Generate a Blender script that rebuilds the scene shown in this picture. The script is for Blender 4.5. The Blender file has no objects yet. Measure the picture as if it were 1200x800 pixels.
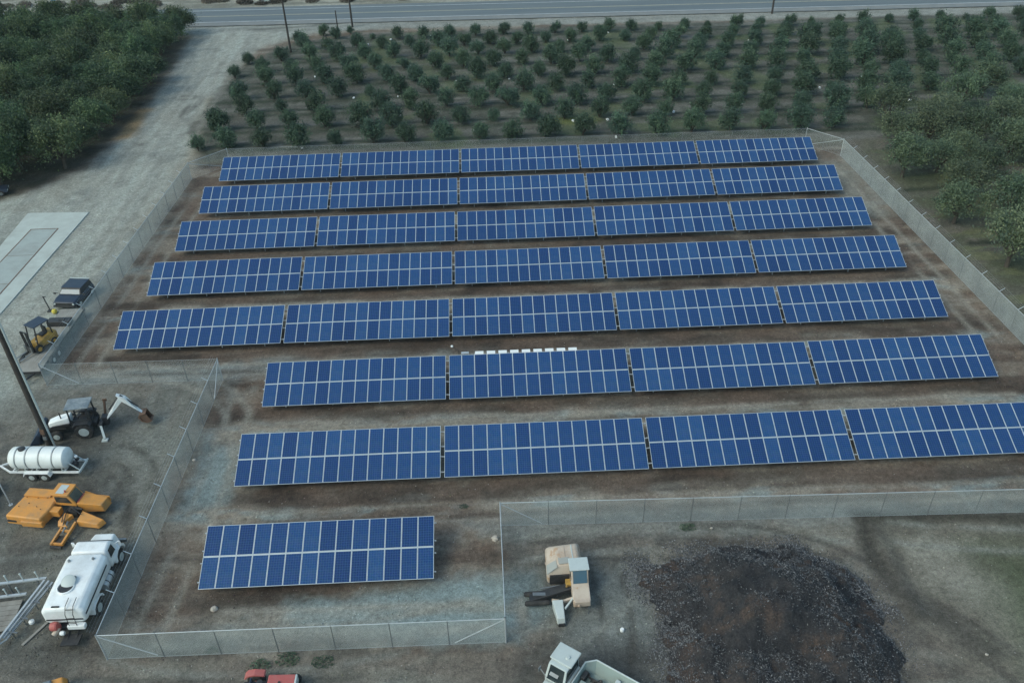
import bpy, math, random
import numpy as np
from mathutils import Vector, Matrix, Euler
R = math.radians
HAZE = .00010
random.seed(7)
rng = np.random.default_rng(11)
S = bpy.context.scene
COL = S.collection

# ------------------------------------------------------------------ helpers
class MB:
    def __init__(self): self.v = []; self.f = []
    def add(self, vs, fs):
        o = len(self.v); self.v += [tuple(p) for p in vs]; self.f += [tuple(i + o for i in f) for f in fs]; return self
    def hexa(self, p):   # bottom 4 ccw, top 4 ccw
        return self.add(p, [(3,2,1,0),(4,5,6,7),(0,1,5,4),(1,2,6,5),(2,3,7,6),(3,0,4,7)])
    def box(self, c, s, rot=None):
        x, y, z = s[0]/2, s[1]/2, s[2]/2
        p = [Vector(q) for q in ((-x,-y,-z),(x,-y,-z),(x,y,-z),(-x,y,-z),(-x,-y,z),(x,-y,z),(x,y,z),(-x,y,z))]
        if rot: M = Euler(rot).to_matrix(); p = [M @ q for q in p]
        return self.hexa([q + Vector(c) for q in p])
    def bar(self, a, b, w, h=None):
        a, b = Vector(a), Vector(b); h = h or w; d = (b-a).normalized()
        up = Vector((0,0,1)) if abs(d.z) < .95 else Vector((1,0,0))
        s = d.cross(up).normalized()*w/2; u = s.cross(d).normalized()*h/2
        return self.hexa([a-s-u, a+s-u, b+s-u, b-s-u, a-s+u, a+s+u, b+s+u, b-s+u])
    def tube(self, a, b, r0, r1=None, n=8, caps=True):
        a, b = Vector(a), Vector(b); r1 = r0 if r1 is None else r1; d = (b-a).normalized()
        up = Vector((0,0,1)) if abs(d.z) < .95 else Vector((1,0,0))
        s = d.cross(up).normalized(); u = s.cross(d)
        vs = []
        for p, r in ((a,r0),(b,r1)):
            for i in range(n):
                t = 2*math.pi*i/n; vs.append(p + (s*math.cos(t)+u*math.sin(t))*r)
        fs = [(i,(i+1)%n,n+(i+1)%n,n+i) for i in range(n)]
        if caps: fs += [tuple(range(n-1,-1,-1)), tuple(range(n,2*n))]
        return self.add(vs, fs)
    def path(self, pts, r, n=8):
        for a, b in zip(pts, pts[1:]): self.tube(a, b, r, r, n)
        return self
    def lathe(self, prof, c, axis='z', n=20):   # prof: (radius, along)
        vs = []; c = Vector(c)
        for r, h in prof:
            for i in range(n):
                t = 2*math.pi*i/n; a, b = r*math.cos(t), r*math.sin(t)
                vs.append(c + Vector({'z':(a,b,h),'y':(b,h,a),'x':(h,a,b)}[axis]))
        fs = []
        for k in range(len(prof)-1):
            for i in range(n): fs.append((k*n+i, k*n+(i+1)%n, (k+1)*n+(i+1)%n, (k+1)*n+i))
        fs += [tuple(range(n-1,-1,-1)), tuple((len(prof)-1)*n+i for i in range(n))]
        return self.add(vs, fs)
    def prism(self, prof, a, b, ax='y', inset=0):   # prof (x,z) along y, or (x,y) along z, (y,z) along x
        n = len(prof); vs = []
        for k in (a, b):
            for p, q in prof:
                vs.append({'y':(p,k,q),'z':(p,q,k),'x':(k,p,q)}[ax])
        fs = [(i,(i+1)%n,n+(i+1)%n,n+i) for i in range(n)] + [tuple(range(n-1,-1,-1)), tuple(range(n,2*n))]
        return self.add(vs, fs)
    def loft(self, secs):     # closed sections with equal counts
        n = len(secs[0]); vs = [p for s in secs for p in s]; fs = []
        for k in range(len(secs)-1):
            for i in range(n): fs.append((k*n+i,k*n+(i+1)%n,(k+1)*n+(i+1)%n,(k+1)*n+i))
        fs += [tuple(range(n-1,-1,-1)), tuple((len(secs)-1)*n+i for i in range(n))]
        return self.add(vs, fs)
    def rock(self, c, r, seed=0):
        rr = random.Random(seed); n, m = 8, 5; vs = []; fs = []
        for j in range(1, m):
            for i in range(n):
                t, p = 2*math.pi*i/n, math.pi*j/m; k = r*(.75+.5*rr.random())
                vs.append((c[0]+k*math.sin(p)*math.cos(t), c[1]+k*math.sin(p)*math.sin(t)*.8, c[2]+k*.6*math.cos(p)))
        o = len(vs); vs += [(c[0],c[1],c[2]+r*.6),(c[0],c[1],c[2]-r*.6)]
        for j in range(m-2):
            for i in range(n): fs.append((j*n+i,(j+1)*n+i,(j+1)*n+(i+1)%n,j*n+(i+1)%n))
        for i in range(n): fs += [(o,i,(i+1)%n),(o+1,(m-2)*n+(i+1)%n,(m-2)*n+i)]
        return self.add(vs, fs)

def obj(name, mb, m, parent=None, bevel=0, smooth=False, label=None):
    me = bpy.data.meshes.new(name); me.from_pydata(mb.v, [], mb.f)
    import bmesh
    bm = bmesh.new(); bm.from_mesh(me); bmesh.ops.recalc_face_normals(bm, faces=bm.faces); bm.to_mesh(me); bm.free()
    me.materials.append(m)
    o = bpy.data.objects.new(name, me); COL.objects.link(o)
    if parent: o.parent = parent
    if bevel:
        b = o.modifiers.new('bevel', 'BEVEL'); b.width = bevel; b.segments = 2; b.limit_method = 'ANGLE'; b.angle_limit = R(35)
        if not smooth:
            pass
    if smooth:
        me.polygons.foreach_set('use_smooth', [True]*len(me.polygons))
        try:
            me.set_sharp_from_angle(angle=R(40))
        except Exception: pass
    if label: o['label'] = label
    return o
def tag(o, label=None, cat=None, group=None, kind=None):
    if label: o['label'] = label
    if cat: o['category'] = cat
    if group: o['group'] = group
    if kind: o['kind'] = kind
    return o
def thing(name, label, cat, loc=(0,0,0), rz=0, group=None):
    o = bpy.data.objects.new(name, None); COL.objects.link(o); o.location = loc; o.rotation_euler = (0,0,rz); o.empty_display_size = .3
    return tag(o, label, cat, group)
def dup(root):
    r = root.copy(); COL.objects.link(r)
    for ch in list(root.children):
        c = ch.copy(); COL.objects.link(c); c.parent = r
        for g in list(ch.children):
            d = g.copy(); COL.objects.link(d); d.parent = c
    return r

# ------------------------------------------------------------------ materials
def newmat(name):
    m = bpy.data.materials.new(name); m.use_nodes = True
    nt = m.node_tree; return m, nt, nt.nodes['Principled BSDF']
def N(nt, t, **kw):
    n = nt.nodes.new(t)
    for k, v in kw.items(): setattr(n, k, v)
    return n
def mathn(nt, op, a, b=None, c=None):
    n = N(nt, 'ShaderNodeMath', operation=op)
    for i, q in enumerate((a, b, c)):
        if q is None: continue
        if isinstance(q, (int, float)): n.inputs[i].default_value = q
        else: nt.links.new(q, n.inputs[i])
    return n.outputs[0]
def noise(nt, vec, scale, detail=4, rough=.6):
    n = N(nt, 'ShaderNodeTexNoise'); n.inputs['Scale'].default_value = scale; n.inputs['Detail'].default_value = detail; n.inputs['Roughness'].default_value = rough
    if vec is not None: nt.links.new(vec, n.inputs['Vector'])
    return n.outputs[0]
def ramp(nt, fac, stops):
    n = N(nt, 'ShaderNodeValToRGB'); e = n.color_ramp.elements
    e[0].position, e[0].color = stops[0][0], (*stops[0][1], 1) if len(stops[0][1]) == 3 else stops[0][1]
    e[1].position, e[1].color = stops[-1][0], (*stops[-1][1], 1)
    for p, c in stops[1:-1]: q = e.new(p); q.color = (*c, 1)
    nt.links.new(fac, n.inputs[0]); return n.outputs[0]
def mixc(nt, fac, a, b, mode='MIX'):
    n = N(nt, 'ShaderNodeMix', data_type='RGBA', blend_type=mode)
    for s, q in ((0, fac), (6, a), (7, b)):
        if isinstance(q, (int, float)): n.inputs[s].default_value = q
        elif isinstance(q, tuple): n.inputs[s].default_value = (*q, 1) if len(q) == 3 else q
        else: nt.links.new(q, n.inputs[s])
    return n.outputs[2]
def mat(name, c, rough=.6, metal=0, dirt=None, damt=.5, scale=3, bump=0, var=.12, spots=None):
    """painted / metal / plastic surface: base colour with a fine unevenness, patches of dirt and optional worn spots"""
    m, nt, b = newmat(name)
    tc = N(nt, 'ShaderNodeTexCoord').outputs['Object']
    n1 = noise(nt, tc, scale*2.5, 6)
    col = mixc(nt, n1, tuple(x*(1-var) for x in c), tuple(min(1, x*(1+var)) for x in c))
    if dirt:
        n2 = noise(nt, tc, scale, 6, .7)
        f = ramp(nt, n2, [(.42, (0,0,0)), (.72, (damt,)*3)])
        col = mixc(nt, f, col, dirt)
    if spots:
        n3 = noise(nt, tc, scale*1.7, 3, .55)
        f = ramp(nt, n3, [(.60, (0,0,0)), (.66, (1,1,1))])
        col = mixc(nt, f, col, spots)
    nt.links.new(col, b.inputs['Base Color'])
    b.inputs['Roughness'].default_value = rough; b.inputs['Metallic'].default_value = metal
    if bump:
        bn = N(nt, 'ShaderNodeBump'); bn.inputs['Strength'].default_value = bump; bn.inputs['Distance'].default_value = .02
        nt.links.new(n1, bn.inputs['Height']); nt.links.new(bn.outputs[0], b.inputs['Normal'])
    return m
DUST = (.16,.14,.12)
M = dict(
 galv=mat('galvanised_steel', (.50,.53,.55), .45, .35, DUST, .3, 1.5),
 alu=mat('aluminium_frame', (.50,.55,.58), .4, .25, None, 0, 2, var=.05),
 steel=mat('dull_steel', (.26,.28,.29), .5, .6, DUST, .5, 2),
 white=mat('white_paint', (.80,.82,.82), .38, 0, (.42,.40,.37), .45, 1.1, var=.03),
 plastic=mat('white_plastic_tank', (.72,.75,.74), .42, 0, (.45,.45,.42), .4, 1.3, var=.03),
 orange=mat('orange_paint', (.62,.27,.055), .5, 0, (.30,.20,.11), .7, 1.3, var=.08, spots=None),
 tan=mat('faded_tan_paint', (.49,.41,.335), .7, 0, (.33,.22,.15), .8, .9, var=.1, spots=(.40,.27,.18)),
 tangrey=mat('dusty_grey_panel', (.30,.32,.31), .8, 0, (.40,.33,.25), .6, 1.0),
 sage=mat('grey_green_paint', (.25,.31,.29), .6, 0, (.20,.19,.17), .5, 1.1, var=.06),
 pale=mat('pale_cab_paint', (.46,.51,.50), .5, 0, (.40,.40,.38), .4, 1.2),
 red=mat('faded_red_paint', (.42,.10,.09), .55, 0, (.35,.20,.17), .5, 1.5),
 yellow=mat('yellow_paint', (.46,.27,.05), .6, 0, (.10,.08,.06), .9, 2.5),
 navy=mat('navy_paint', (.018,.028,.05), .35, 0, (.06,.07,.08), .5, 1.2),
 black=mat('black_metal', (.022,.023,.026), .55, 0, (.10,.09,.08), .4, 2),
 rubber=mat('tyre_rubber', (.025,.025,.026), .85, 0, (.12,.105,.09), .6, 3),
 glass=mat('dark_glass', (.02,.03,.035), .08, 0, (.10,.10,.09), .25, 1.5),
 blueglass=mat('tinted_glass', (.035,.09,.14), .12, 0, (.10,.10,.09), .3, 1.5),
 roofgrey=mat('weathered_roof', (.16,.19,.21), .5, .1, (.50,.52,.50), .7, 1.4),
 wood=mat('grey_timber', (.27,.26,.235), .85, 0, (.12,.10,.085), .6, 1.2, bump=.3),
 polewood=mat('tarred_pole', (.035,.030,.028), .9, 0, (.09,.07,.055), .5, 1.5),
 concrete=mat('concrete', (.42,.46,.43), .85, 0, (.25,.24,.22), .5, .35, bump=.2),
 bark=mat('bark', (.085,.07,.055), .95, 0, (.04,.035,.03), .5, 3),
 stone=mat('pale_stone', (.42,.38,.33), .9, 0, (.22,.18,.15), .5, 3),
 blue=mat('blue_plastic', (.03,.22,.42), .5, 0, (.10,.14,.17), .4, 2),
 signblue=mat('sign_blue', (.02,.32,.62), .5),
 inv=mat('white_enclosure', (.76,.78,.78), .4, 0, (.5,.5,.48), .3, 2, var=.03),
 rust=mat('rusty_steel', (.15,.085,.055), .85, 0, (.07,.05,.04), .6, 2),
)
# solar glass: blue polycrystalline cells with pale gaps, tone differs a little from panel to panel
def solar_mat():
    m, nt, b = newmat('solar_cells')
    tc = N(nt, 'ShaderNodeTexCoord').outputs['Object']
    sx = N(nt, 'ShaderNodeSeparateXYZ'); nt.links.new(tc, sx.inputs[0])
    def line(s, cell, w):
        f = mathn(nt, 'FRACT', mathn(nt, 'DIVIDE', s, cell)); d = mathn(nt, 'ABSOLUTE', mathn(nt, 'SUBTRACT', f, .5))
        return mathn(nt, 'GREATER_THAN', d, .5 - w)
    lx = line(sx.outputs[0], .1545, .045); ly = line(sx.outputs[1], .157, .045)
    grid = mathn(nt, 'MAXIMUM', lx, ly)
    oi = N(nt, 'ShaderNodeObjectInfo').outputs['Random']
    # crystal mottling
    vo = N(nt, 'ShaderNodeTexVoronoi'); vo.inputs['Scale'].default_value = 22; nt.links.new(tc, vo.inputs['Vector'])
    base = ramp(nt, oi, [(0, (.003,.029,.118)), (.5, (.004,.040,.145)), (1, (.008,.058,.178))])
    base = mixc(nt, .3, base, vo.outputs['Color'], 'SOFT_LIGHT')
    base = mixc(nt, .12, base, (.06,.10,.17))
    col = mixc(nt, mathn(nt, 'MULTIPLY', grid, .24), base, (.20,.30,.44))
    # a film of dust, thicker on some panels
    n2 = noise(nt, tc, 1.3, 5, .7)
    dust = mathn(nt, 'MULTIPLY', ramp(nt, n2, [(.4,(0,0,0)),(.75,(1,1,1))]), mathn(nt, 'MULTIPLY', oi, .10))
    col = mixc(nt, dust, col, (.25,.24,.22))
    nt.links.new(col, b.inputs['Base Color']); b.inputs['Roughness'].default_value = .12; b.inputs['Specular IOR Level'].default_value = .22
    return m
M['solar'] = solar_mat()
# woven wire: a diamond pattern in the metres of the fence itself
def chain_mat(wd):
    m, nt, b = newmat('chain_link')
    tc = N(nt, 'ShaderNodeTexCoord').outputs['Object']
    sx = N(nt, 'ShaderNodeSeparateXYZ'); nt.links.new(tc, sx.inputs[0])
    x, z = sx.outputs[0], sx.outputs[2]
    def w(s):
        f = mathn(nt, 'FRACT', mathn(nt, 'DIVIDE', s, .085)); return mathn(nt, 'GREATER_THAN', mathn(nt, 'ABSOLUTE', mathn(nt, 'SUBTRACT', f, .5)), .5-wd)
    k = mathn(nt, 'MAXIMUM', w(mathn(nt, 'ADD', x, z)), w(mathn(nt, 'SUBTRACT', x, z)))
    n2 = noise(nt, tc, .6, 4)
    col = ramp(nt, n2, [(.3, (.38,.43,.43)), (.7, (.54,.59,.58))])
    nt.links.new(col, b.inputs['Base Color']); b.inputs['Roughness'].default_value = .5; b.inputs['Metallic'].default_value = .2
    tr = N(nt, 'ShaderNodeBsdfTransparent'); mx = N(nt, 'ShaderNodeMixShader')
    nt.links.new(k, mx.inputs[0]); nt.links.new(tr.outputs[0], mx.inputs[1]); nt.links.new(b.outputs[0], mx.inputs[2])
    nt.links.new(mx.outputs[0], nt.nodes['Material Output'].inputs[0]); return m
M['chain'] = chain_mat(.102); M['chain_fine'] = chain_mat(.036); M['chain_dense'] = chain_mat(.135)
def leaf_mat(name, lo, mid, hi, var=.85):
    m, nt, b = newmat(name)
    at = N(nt, 'ShaderNodeAttribute', attribute_name='tone').outputs['Fac']
    oi = N(nt, 'ShaderNodeObjectInfo').outputs['Random']
    c = ramp(nt, at, [(0, lo), (.5, mid), (1, hi)])
    k = mathn(nt, 'ADD', mathn(nt, 'MULTIPLY', oi, var), 1-var/2)
    hs = N(nt, 'ShaderNodeHueSaturation'); nt.links.new(c, hs.inputs['Color']); nt.links.new(k, hs.inputs['Value'])
    nt.links.new(mathn(nt, 'ADD', mathn(nt, 'MULTIPLY', mathn(nt,'FRACT',mathn(nt,'MULTIPLY',oi,7.3)), .06), .472), hs.inputs['Hue'])
    nt.links.new(hs.outputs[0], b.inputs['Base Color']); b.inputs['Roughness'].default_value = .6
    tl = N(nt, 'ShaderNodeBsdfTranslucent'); nt.links.new(hs.outputs[0], tl.inputs[0])
    mx = N(nt, 'ShaderNodeMixShader'); mx.inputs[0].default_value = .25
    nt.links.new(b.outputs[0], mx.inputs[1]); nt.links.new(tl.outputs[0], mx.inputs[2])
    nt.links.new(mx.outputs[0], nt.nodes['Material Output'].inputs[0]); return m
M['leaf_orchard'] = leaf_mat('orchard_leaves', (.034,.066,.044), (.062,.110,.068), (.112,.172,.098), .45)
M['leaf_grove'] = leaf_mat('grove_leaves', (.036,.062,.034), (.072,.116,.052), (.145,.190,.078), .8)
M['leaf_big'] = leaf_mat('old_tree_leaves', (.050,.078,.050), (.092,.130,.072), (.155,.190,.098), .6)
M['scrub'] = leaf_mat('dry_scrub_leaves', (.07,.06,.05), (.10,.085,.065), (.14,.12,.09))

# ------------------------------------------------------------------ ground
def vnoise(x, y, seed):
    xi = np.floor(x).astype(np.int64); yi = np.floor(y).astype(np.int64); fx = x-xi; fy = y-yi
    fx = fx*fx*(3-2*fx); fy = fy*fy*(3-2*fy)
    def h(a, b):
        n = (a*374761393 + b*668265263 + seed*1442695041) & 0x7fffffff
        n = ((n ^ (n >> 13))*1274126177) & 0x7fffffff
        return ((n ^ (n >> 16)) & 0xffff)/65535.
    return (h(xi,yi)*(1-fx)+h(xi+1,yi)*fx)*(1-fy) + (h(xi,yi+1)*(1-fx)+h(xi+1,yi+1)*fx)*fy
def fbm(x, y, s, seed, o=4, g=.5):
    t = 0; a = 1; tot = 0
    for k in range(o): t = t + a*vnoise(x/s*2**k+17.3*k, y/s*2**k+9.1*k, seed+k); tot += a; a *= g
    return t/tot
def sdist(px, py, poly):
    """signed distance to a polygon, positive inside"""
    d = np.full(px.shape, 1e9); ins = np.zeros(px.shape, bool); n = len(poly)
    for i in range(n):
        (ax, ay), (bx, by) = poly[i], poly[(i+1) % n]
        ex, ey = bx-ax, by-ay; t = np.clip(((px-ax)*ex+(py-ay)*ey)/(ex*ex+ey*ey), 0, 1)
        d = np.minimum(d, np.hypot(px-ax-t*ex, py-ay-t*ey))
        c = ((ay > py) != (by > py)) & (px < (bx-ax)*(py-ay)/(by-ay+1e-12)+ax); ins ^= c
    return np.where(ins, d, -d)
def ldist(px, py, pts):
    d = np.full(px.shape, 1e9)
    for (ax, ay), (bx, by) in zip(pts, pts[1:]):
        ex, ey = bx-ax, by-ay; t = np.clip(((px-ax)*ex+(py-ay)*ey)/(ex*ex+ey*ey), 0, 1)
        d = np.minimum(d, np.hypot(px-ax-t*ex, py-ay-t*ey))
    return d
def sm(d, w): t = np.clip(d/w*.5+.5, 0, 1); return t*t*(3-2*t)
ORCH_Y = [105.7,112.2,118.8,124.9,131.5,138.1,144.2,150.2,156.2]
TABLE_Y = [93.81,85.16,76.53,67.89,59.20,50.62,42.04,33.36]
def seg(a, b, st): n = max(2, int(round(abs(b-a)/st))+1); return np.linspace(a, b, n)
gx = np.unique(np.concatenate([[-1800,-900,-450,-260],seg(-190,-115,3),seg(-115,-62,.7),seg(-62,62,.24),seg(62,118,.7),seg(118,190,3),[260,450,900,1800]]))
gy = np.unique(np.concatenate([[-600,-200,-60],seg(-20,20,2.5),seg(20,75,.22),seg(75,125,.40),seg(125,205,.7),seg(205,300,4),[400,600,1000,1800]]))
X, Y = np.meshgrid(gx, gy)
wx = X + 1.6*(fbm(X,Y,5,3)-.5) + .5*(fbm(X,Y,.9,31)-.5); wy = Y + 1.6*(fbm(X,Y,5,4)-.5) + .5*(fbm(X,Y,.9,32)-.5)
C = np.zeros(X.shape+(3,)); Z = np.zeros(X.shape)
def lay(mask, c, amt=1.0):
    global C
    k = np.clip(mask*amt, 0, 1)[..., None]; C = C*(1-k) + np.array(c)*k
n_big = fbm(X,Y,9,50); n_mid = fbm(X,Y,2.6,60,5,.6); n_st = fbm(X*.22,Y,1.5,70,5,.6); n_fine = fbm(X,Y,.8,80,4,.7)
BROWN=(.122,.087,.070); DARK=(.050,.037,.031); TAN=(.285,.235,.192); PALE=(.335,.320,.284); GRAVEL=(.235,.275,.275); MOIST=(.060,.050,.046); GRASS=(.075,.088,.048)
C[:] = BROWN
lay(sm(n_mid-.52,.12), DARK, .75); lay(sm(n_st-.52,.12), TAN, .75); lay(sm(n_big-.54,.15), TAN, .25); lay(sm(fbm(X,Y,1.1,33,4,.6)-.56,.1),(.165,.108,.080),.5)
# strips between the table rows: worn pale wheel tracks, shade below the tables painted dark along the row fronts
inside = sm(sdist(X,Y,[(-36.5,95.9),(-36.8,55.3),(-22.6,55.2),(-22.7,29.3),(0,29.3),(0,37.9),(60,36.9),(43.7,55),(43.6,96)]),1.2)
for y0 in TABLE_Y:
    lay(inside*np.exp(-((wy-(y0-.6))/1.0)**2), DARK, .7*1)
    lay(inside*np.exp(-((wy-(y0-2.5))/1.0)**2)*sm(n_st-.46,.16), TAN, .95); lay(inside*np.exp(-((wy-(y0-2.2))/.8)**2)*sm(fbm(X*.3,Y,1.0,93,4,.6)-.56,.08), GRAVEL, .7)
# brown cast inside the compound's left edge
lay(inside*sm(fbm(X,Y,4,91)-.55,.1), (.155,.106,.082), .6)
# dirt driveway and hard-packed yard on the left
drive = [(-75,60),(-70,40),(-37.6,52),(-36.9,96),(-37.6,103),(-38.6,112),(-40.5,125),(-41.5,140),(-41,152),(-34,161),(-20,164.5),(-20,170),(-60,171),(-54.5,163),(-51.5,140),(-50,118),(-49.6,101),(-56,93),(-70,86)]
dm = sm(sdist(wx,wy,drive),1.6)
lay(dm, PALE); 
along = fbm(X+Y*.13,(Y-X*.1)*.05,.95,101,5,.62)
lay(dm*sm(along-.57,.10), (.255,.255,.235), .55); lay(dm*sm(.43-along,.10), (.37,.375,.34), .6)
lay(dm*sm(n_big-.60,.1), (.26,.235,.20), .45); lay(dm*sm(n_mid-.66,.06), (.17,.165,.155), .5)
lay(sm(1.0-ldist(wx,wy,[(-38.2,84),(-37.6,97),(-39,110),(-41,126)]),1.2), (.27,.215,.16), .6)
for cx, cy, rx, ry in ((-45.6,127,1.9,1.3),(-44.2,121,.7,2.6),(-46.5,108.5,.7,.9),(-43,124,.5,4)):
    q = np.hypot((wx-cx)/rx,(wy-cy)/ry); lay(sm(1-q,.5)*dm, (.115,.105,.095), .75)
q = np.hypot((wx+45.6)/1.1,(wy-127)/.6); lay(sm(1-q,.5), PALE, .7)
lay(sm(1.3-ldist(wx,wy,[(-49.5,112),(-50.6,122)]),1.0), (.33,.20,.095), .8)        # orange rust-coloured soil by the grove
lay(sm(.9-ldist(wx,wy,[(-40.3,112),(-40.8,116)]),.6), (.08,.07,.06), .7)
# yard left of the inner fence: grey-brown, oily
yard = sm(sdist(wx,wy,[(-37.5,55),(-23.2,55),(-23.2,27),(-50,20),(-60,45)]),2.0)
lay(yard, (.168,.155,.136), .75); lay(yard*sm(n_mid-.52,.1), (.105,.098,.09), .7); lay(yard*sm(along-.56,.1), (.20,.19,.165), .6)
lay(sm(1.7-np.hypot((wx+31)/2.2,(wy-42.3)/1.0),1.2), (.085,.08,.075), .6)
lay(sm(1.2-np.hypot((wx+26.5)/2.6,(wy-47.2)/1.5),1.2), (.195,.195,.175), .7)
# front yard, right of the inner fence
front = sm(sdist(wx,wy,[(0.1,37.4),(60,36.6),(60,10),(-30,10),(-30,28.9),(0.1,28.9)]),1.0)
lay(front, (.188,.160,.138), .7); lay(front*sm(n_mid-.56,.08), (.095,.085,.075), .7); lay(front*sm(n_st-.56,.1), (.215,.195,.165), .6)
# gravel
def blob(poly, w, c, amt): lay(sm(sdist(wx,wy,poly)+1.2*(n_fine-.5)+.9*(n_mid-.5),w), c, amt)
blob([(-13,32.6),(-6,33.4),(2,34.2),(3.4,31.4),(0,29.2),(-8,30.2),(-13,30.9)],.9,GRAVEL,.9)
blob([(-22.4,30.8),(-15,31.2),(-13,29.6),(-22.4,29.4)],.9,(.17,.165,.15),.8)
blob([(-22,47.5),(-19.4,47),(-19.0,41),(-21.8,40)],.9,GRAVEL,.85)
blob([(-36.5,56.6),(-17.5,57.2),(-17,55.6),(-36.5,54.3)],.9,(.22,.225,.215),.75)
blob([(-20,57.6),(5,57.5),(10,56.2),(-18,56.2)],.8,(.20,.195,.175),.5)
blob([(-3,38.8),(33,38.3),(40,36.7),(0,36.6)],.8,(.21,.22,.215),.55)
blob([(4,34),(8.2,33.6),(9,29),(7,26.8),(4,28),(2.3,31)],1.2,(.205,.21,.20),.75)
blob([(-14,48.4),(30,48),(36,47),(-14,46.9)],.8,(.21,.20,.175),.5)
blob([(38,94),(43,95),(43.4,80),(41,80)],1.2,(.23,.225,.20),.6)
lay(sm(1.3-ldist(wx,wy,[(44.8,96),(44.9,84)]),1.0), (.30,.29,.265), .6)
# right of the front yard: ploughed margin, damp track, weeds
lay(sm(.75-ldist(wx,wy,[(60,36.2),(23.4,37.0)])-.15,.4), (.045,.040,.034), .95)
lay(sm(sdist(wx,wy,[(24,36.6),(60,36),(60,10),(27,10),(24.2,30)]),1.5), (.160,.138,.110), .7)
lay(sm(.55-ldist(X+.5*(n_mid-.5),Y,[(23.5,37.0),(23.0,34.6),(23.3,32.2),(24.0,30)]),.5), (.066,.058,.050), .95)
lay(sm(.6-ldist(wx,wy,[(23.3,32.2),(25.0,30),(27.0,27)]),.6), (.085,.075,.066), .8)
lay(sm(1.6-ldist(wx,wy,[(27.2,33),(29.5,30),(31,25)]),1.5), (.27,.24,.20), .85)
blob([(25.5,34.8),(30,35.2),(30,34.2),(25.6,33.6)],.8,(.26,.235,.195),.85)
blob([(29.5,34.5),(40,35),(40,20),(28.5,24),(28.5,29)],2.2,GRASS,.75)
blob([(31,30),(40,30.5),(40,26),(31.5,27)],1.5,(.05,.075,.035),.6)
# outside the right fence: dirt strip then weedy grass with furrows
rightf = sm(sdist(wx,wy,[(44.6,54),(44.4,97),(47,102),(90,102),(70,50)]),.8)
lay(rightf, (.145,.125,.105), .8); 
wd = sm(sdist(wx,wy,[(47.0,52),(46.8,97),(49,101),(90,101),(70,50)]),2.0)
lay(wd*sm(fbm(X,Y,3,120)-.40,.12), (.085,.092,.055), .85)
lay(wd*sm(np.sin(Y*.9+.5)-.55+1.2*(n_st-.5),.4), (.12,.105,.09), .6)
lay(wd*sm(fbm(X*.3,Y,1.6,130)-.6,.06), (.16,.16,.08), .6)
lay(sm(.45-ldist(wx,wy,[(47.5,86),(51,86.2)]),.4)+sm(.45-ldist(wx,wy,[(48.5,73.4),(54,73.6)]),.4), (.035,.04,.028), .9)
# orchard floor: grey silty soil, banded along the tree rows
orch = sm(sdist(wx,wy,[(-37,101.5),(-40.5,118),(-41.5,140),(-36,154),(-22,160.5),(150,160.5),(150,101.5)]),1.4)
lay(orch, (.108,.099,.086))
lay(orch*sm(n_st-.55,.1), (.18,.168,.15), .6); lay(orch*sm(n_mid-.56,.07), (.062,.066,.05), .6)
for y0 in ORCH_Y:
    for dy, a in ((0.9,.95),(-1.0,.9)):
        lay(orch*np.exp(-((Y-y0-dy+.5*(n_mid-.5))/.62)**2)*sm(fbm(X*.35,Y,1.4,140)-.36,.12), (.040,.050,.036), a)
    lay(orch*np.exp(-((Y-y0-3.0)/.35)**2)*sm(fbm(X*.3,Y,1.2,150)-.52,.1), (.085,.085,.07), .6)
lay(orch*sm(fbm(X,Y,6,160)-.64,.06), (.10,.12,.06), .6)
lay(sm(1.5-np.hypot((wx-12)/2.4,(wy-111.5)/1.2),.8), (.16,.17,.06), .7)
lay(sm(1.2-np.abs(wy-101.3),1.0)*sm(X+37,1)*sm(46-X,1), (.115,.115,.085), .55)
# grove floor: dark litter
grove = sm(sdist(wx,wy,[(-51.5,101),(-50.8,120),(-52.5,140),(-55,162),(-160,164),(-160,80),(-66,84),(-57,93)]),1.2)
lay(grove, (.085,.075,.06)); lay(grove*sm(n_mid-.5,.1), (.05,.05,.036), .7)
# road shoulders: pale sand
yc = 175.2-.026*X
sh = sm(7.6-np.abs(wy-(yc-9.0))*2.2,2.0)
lay(sh, (.30,.29,.265), .85); lay(sh*sm(n_st-.55,.1), (.20,.19,.17), .6)
far = sm(wy-(yc+7),1.0)
lay(far, (.34,.315,.27)); lay(far*sm(n_mid-.5,.12), (.24,.21,.175), .6); lay(far*sm(fbm(X*.2,Y,3,170)-.55,.08), (.13,.12,.095), .6)
lay(sm(.5-ldist(wx,wy,[(-44,166),(-38,166.6),(-28,168.0)]),.4), (.10,.095,.085), .7)  # thin shadow line painted dark into the shoulder sand
# broad field far beyond what the camera frames
lay(sm(wy-215,14), (.12,.12,.09), .7)
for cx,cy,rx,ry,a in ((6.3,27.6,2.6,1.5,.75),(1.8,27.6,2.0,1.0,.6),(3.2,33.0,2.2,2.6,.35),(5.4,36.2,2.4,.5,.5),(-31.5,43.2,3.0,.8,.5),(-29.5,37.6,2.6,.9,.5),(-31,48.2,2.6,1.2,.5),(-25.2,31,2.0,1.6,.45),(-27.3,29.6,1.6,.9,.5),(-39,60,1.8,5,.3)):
    lay(sm(1-np.hypot((wx-cx)/rx,(wy-cy)/ry),.7), (.062,.056,.053), a)
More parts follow.
